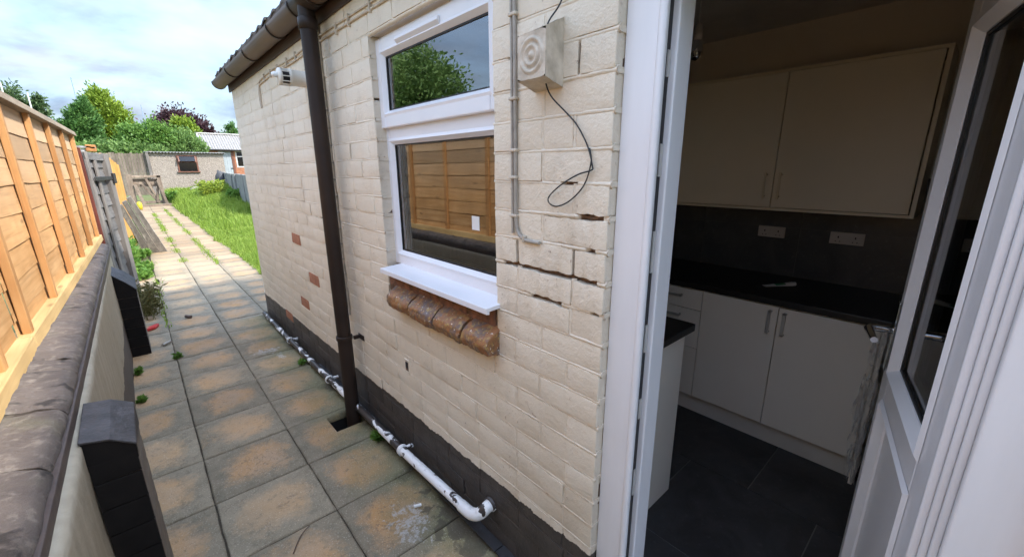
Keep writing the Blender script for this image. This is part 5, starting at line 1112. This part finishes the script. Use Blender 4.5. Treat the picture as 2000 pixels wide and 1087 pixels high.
tree('tall_tree', 'loose grey green tree leftmost above the fence top', 'tree', (-6.2, 45, 0), [(-6.3, 45, 5.7, .9, .9, 1.5), (-5.85, 45, 6.4, .5, .6, .9), (-5.6, 45, 5.0, .55, .6, .9)], 4200, .20, .5, 'birch', GR_, -.1, .1, .2)
tree('tall_tree', 'narrow grey green tree behind the second white pole', 'tree', (-4.8, 45, 0), [(-4.85, 45, 5.0, .55, .55, 1.3), (-4.72, 45, 6.1, .33, .35, .9)], 3600, .20, .5, 'birch', GR_, -.1, .1, .2)
tree('garden_tree', 'tall leafy tree in the neighbouring garden reflected in the top window pane', 'tree', (-10.5, 20, 0), [(-10.5, 20.5, 4.4, 2.4, 2.8, 2.2), (-9.6, 17.6, 4.9, 1.8, 1.7, 2.0), (-11, 22.5, 4.0, 2.2, 2.4, 2.4), (-10.2, 20, 6.0, 1.5, 1.9, 1.2), (-10, 17, 3.4, 1.1, 1.1, 1.2)], 24000, .20, .5, 'hedge2', GR_, -.2, .2, .16)

# grass and weeds
def blades(P, h, w, mat, name, lean=.35, parent=None, **k):
    n = len(P); a = rng.uniform(0, 2 * pi, n); d = np.stack([np.cos(a), np.sin(a), np.zeros(n)], 1); s = np.stack([-np.sin(a), np.cos(a), np.zeros(n)], 1)
    h = (h * rng.uniform(.55, 1.3, n))[:, None]; w = (w * rng.uniform(.7, 1.3, n))[:, None]; up = np.array([0, 0, 1.]); ln = rng.uniform(.1, 1, n)[:, None] * lean
    V = np.stack([P - s * w, P + s * w, P + up * h * .55 + d * h * ln * .35 + s * w * .8, P + up * h * .55 + d * h * ln * .35 - s * w * .8, P + up * h * (1 - ln * .25) + d * h * ln], 1).reshape(-1, 3)
    b = 5 * np.arange(n)[:, None]; F = np.concatenate([b + np.array([[0, 1, 2]]), b + np.array([[0, 2, 3]]), b + np.array([[3, 2, 4]])]); return link(name, fastmesh(name, V, F, mat), parent, **k)
def scatter(n, x0, x1, y0, y1, dens=lambda x, y: 1, z=0.):
    x = rng.uniform(x0, x1, n * 2); y = rng.uniform(y0, y1, n * 2); keep = rng.uniform(size=n * 2) < np.array([dens(a, b) for a, b in zip(x, y)]); x, y = x[keep][:n], y[keep][:n]
    return np.stack([x, y, np.array([terrain(a, b) if z is None else z for a, b in zip(x, y)])], 1)
def lawnd(x, y): return 1.0 if x < y * .185 - .5 and x > .40 + .12 * nz(y * 1.6, 4, 1) + .06 * nz(y * 7, 1, 1) else 0
Pa = scatter(34000, .25, 2.6, 5.9, 15, lawnd, None); Pa[:, 2] -= .03
Pb = scatter(30000, .28, 4.6, 14, 31, lawnd, None); Pb[:, 2] -= .03
tall = np.array([nz(a * 1.9, b * 1.3, 5) + .6 * nz(a * 6, b * 5, 2) for a, b in Pa[:, :2]])
blades(Pa, .13 + .10 * np.clip(tall, -.6, 1), .0042, 'grass', 'lawn_grass', .75, kind='stuff', label='bright unmown lawn grass right of the path', cat='grass')
tall = np.array([nz(a * 1.1, b * .8, 5) + .6 * nz(a * 4, b * 3, 2) for a, b in Pb[:, :2]])
blades(Pb, .22 + .18 * np.clip(tall, -.6, 1), .009, 'grass', 'far_lawn_grass', .6, kind='stuff', label='long bright grass in front of the pebble dash shed', cat='grass')
jn = []
for xj, y0, y1, n in ((-.465, 8.6, 22, 2600), (-.015, 9.0, 24, 2200), (-.915, 7.2, 12, 500), (.435, 7.4, 24, 2600), (-.915, 5.6, 7.4, 90)):
    y_ = rng.uniform(y0, y1, n); y_ = y_[np.array([nz(v * 1.1, xj * 9, 2) + .25 * nz(v * 5, xj, 7) > -.12 for v in y_])]
    jn.append(np.stack([xj + rng.normal(size=len(y_)) * np.where(y_ > 9.5, .035, .02), y_, np.full(len(y_), -.008)], 1))
blades(np.concatenate(jn), .055, .0045, 'grass', 'joint_grass', .9, kind='stuff', label='grass growing in the joints of the paving', cat='grass')
def weed(name, label, c, r, h, n, leaf, mat, cat='weed', group='weeds beside the path', width=.45):
    t_ = thing(name, label, cat, group=group); st_ = MB(); P = []; D = []
    for i in range(max(4, n // 45)):
        a = random.uniform(0, 2 * pi); q = math.sqrt(random.random()); b = Vector((c[0] + r[0] * q * math.cos(a) * .8, c[1] + r[1] * q * math.sin(a) * .8, c[2])); hh = h * random.uniform(.55, 1.1)
        e = b + Vector((random.uniform(-.3, .3) * hh, random.uniform(-.3, .3) * hh, hh)); st_.tube([b, b.lerp(e, .5) + Vector((0, 0, .05 * hh)), e], [.004, .003, .0015], 5)
        for k in range(45):
            s = random.uniform(.08, 1); p = b.lerp(e, s); dd_ = Vector(unit(1)[0]); P.append(p); D.append((dd_.x, dd_.y, abs(dd_.z) * .6 + .15))
    leaves(np.array(P, float), np.array(D, float), leaf, width, mat, 'foliage', t_); st_.build('stems', 'dryweed', t_); return t_
random.seed(31)
weed('weed_clump', 'dry brownish weed clump on the paving beyond the far pier', (-1.06, 6.35, 0), (.13, .42), .36, 1100, .075, 'dryweed', width=.22)
weed('weed_clump', 'low bright green weeds spilling over the slabs below the planks', (-1.06, 9.0, 0), (.15, .8), .12, 1500, .06, 'weed')
weed('weed_clump', 'tall green nettles behind the leaning planks', (-1.18, 9.9, 0), (.08, .6), .42, 1200, .09, 'weed')
weed('weed_clump', 'green weeds at the foot of the leaning planks', (-1.0, 10.7, 0), (.10, .35), .14, 500, .07, 'weed')
weed('weed_clump', 'weeds at the left edge of the far path', (-1.05, 14.5, 0), (.12, 2.6), .3, 1500, .10, 'weed')
weed('weed_clump', 'small tuft at the slab joint below the far pier', (-.905, 4.60, -.005), (.02, .03), .045, 90, .028, 'weed')
weed('weed_clump', 'small tuft against the wall base nearest the camera pier', (-1.175, 4.45, -.005), (.02, .05), .05, 90, .03, 'weed')
weed('weed_clump', 'tiny dark tuft at the wall base below the second slab joint', (-1.17, 3.85, -.005), (.02, .05), .04, 90, .03, 'weed')
weed('weed_clump', 'little weed with pointed leaves beside the drain opening', (-.055, 2.25, -.005), (.02, .02), .05, 90, .055, 'weed', width=.22)
weed('weed_clump', 'tiny weed between waste pipe and paving beyond the downpipe', (-.11, 3.70, -.005), (.02, .04), .05, 90, .03, 'weed')
weed('yellow_bush', 'yellow flowering bush in the long grass by the shed', (1.95, 25.2, .42), (.55, .8), .70, 3400, .11, 'yellow', 'bush', 'bushes on the lawn')
weed('green_bush', 'dark green bush under the concrete fence', (2.45, 22.5, .36), (.32, .9), .42, 1800, .12, 'weed', 'bush', 'bushes on the lawn')
weed('green_bush', 'low green weeds between bench frame and shed', (.5, 27.6, .10), (.3, .3), .5, 900, .14, 'weed', 'bush', 'bushes on the lawn')

# ================================================================== POLES, LITTER, STAINS
for (x, y_, z, r, mat, lab) in ((-3.8, 70, 11.7, .05, 'mast', 'tallest thin blue mast left of the golden cypress'), (-.75, 70, 10.4, .035, 'mast', 'thin blue mast just right of the golden cypress top'), (1.67, 70, 9.4, .035, 'mast', 'thin blue mast above the green shrubs'),
                             (-4.46, 30, 5.45, .035, 'whitepole', 'white pole in front of the leftmost tree'), (-3.73, 30, 5.15, .035, 'whitepole', 'white pole in front of the narrow tree')):
    MB().tube([(x, y_, -.07), (x, y_, z)], [r, r * .8], 8).build('mast', mat, label=lab, cat='pole', group='poles behind the fence')
MB().prism([(-1.10, 5.62), (-1.02, 5.66), (-.985, 5.76), (-1.01, 5.77), (-1.07, 5.71)], 'z', .004, .03).build('red_litter', 'red', bevel=.004, label='red plastic scrap on the paving next to the far pier', cat='litter', group='red litter')
lump((-1.09, 8.6, .03), (.05, .06, .03), 4, 8, 6).build('red_litter', 'red', label='red scrap among the weeds below the leaning planks', cat='litter', group='red litter')
MB().tube([(-.74, 5.88, .02), (-.70, 5.82, .018)], [.018, .018], 8).build('stub', 'twig', label='short brown stub lying on the far slabs', cat='litter')
MB().tube([(-.99, 5.02, .016), (-.925, 5.09, .016)], [.014, .012], 8).build('stub', 'cablegrey', label='short grey stub beside the far pier', cat='litter')
MB().box(-.018, .018, -.006, .006, 0, .008).build('paper_chip', 'paper', loc=(-.16, 1.60, .0105), rot=(0, 0, -.4), label='white chip lying on the dried splash', cat='litter')
MB().tube([(-.335, 1.30, .008), (-.305, 1.27, .008), (-.295, 1.262, .010)], .0035, 6).build('twig', 'cablegrey', label='small pale twig on the nearest slab', cat='litter')
MB().tube(smooth_path([(-.70, 1.74, .004), (-.66, 1.80, .005), (-.63, 1.83, .005), (-.60, 1.84, .012)]), .0022, 5).build('twig', 'twig', label='thin curled dark twig across a slab joint', cat='litter')
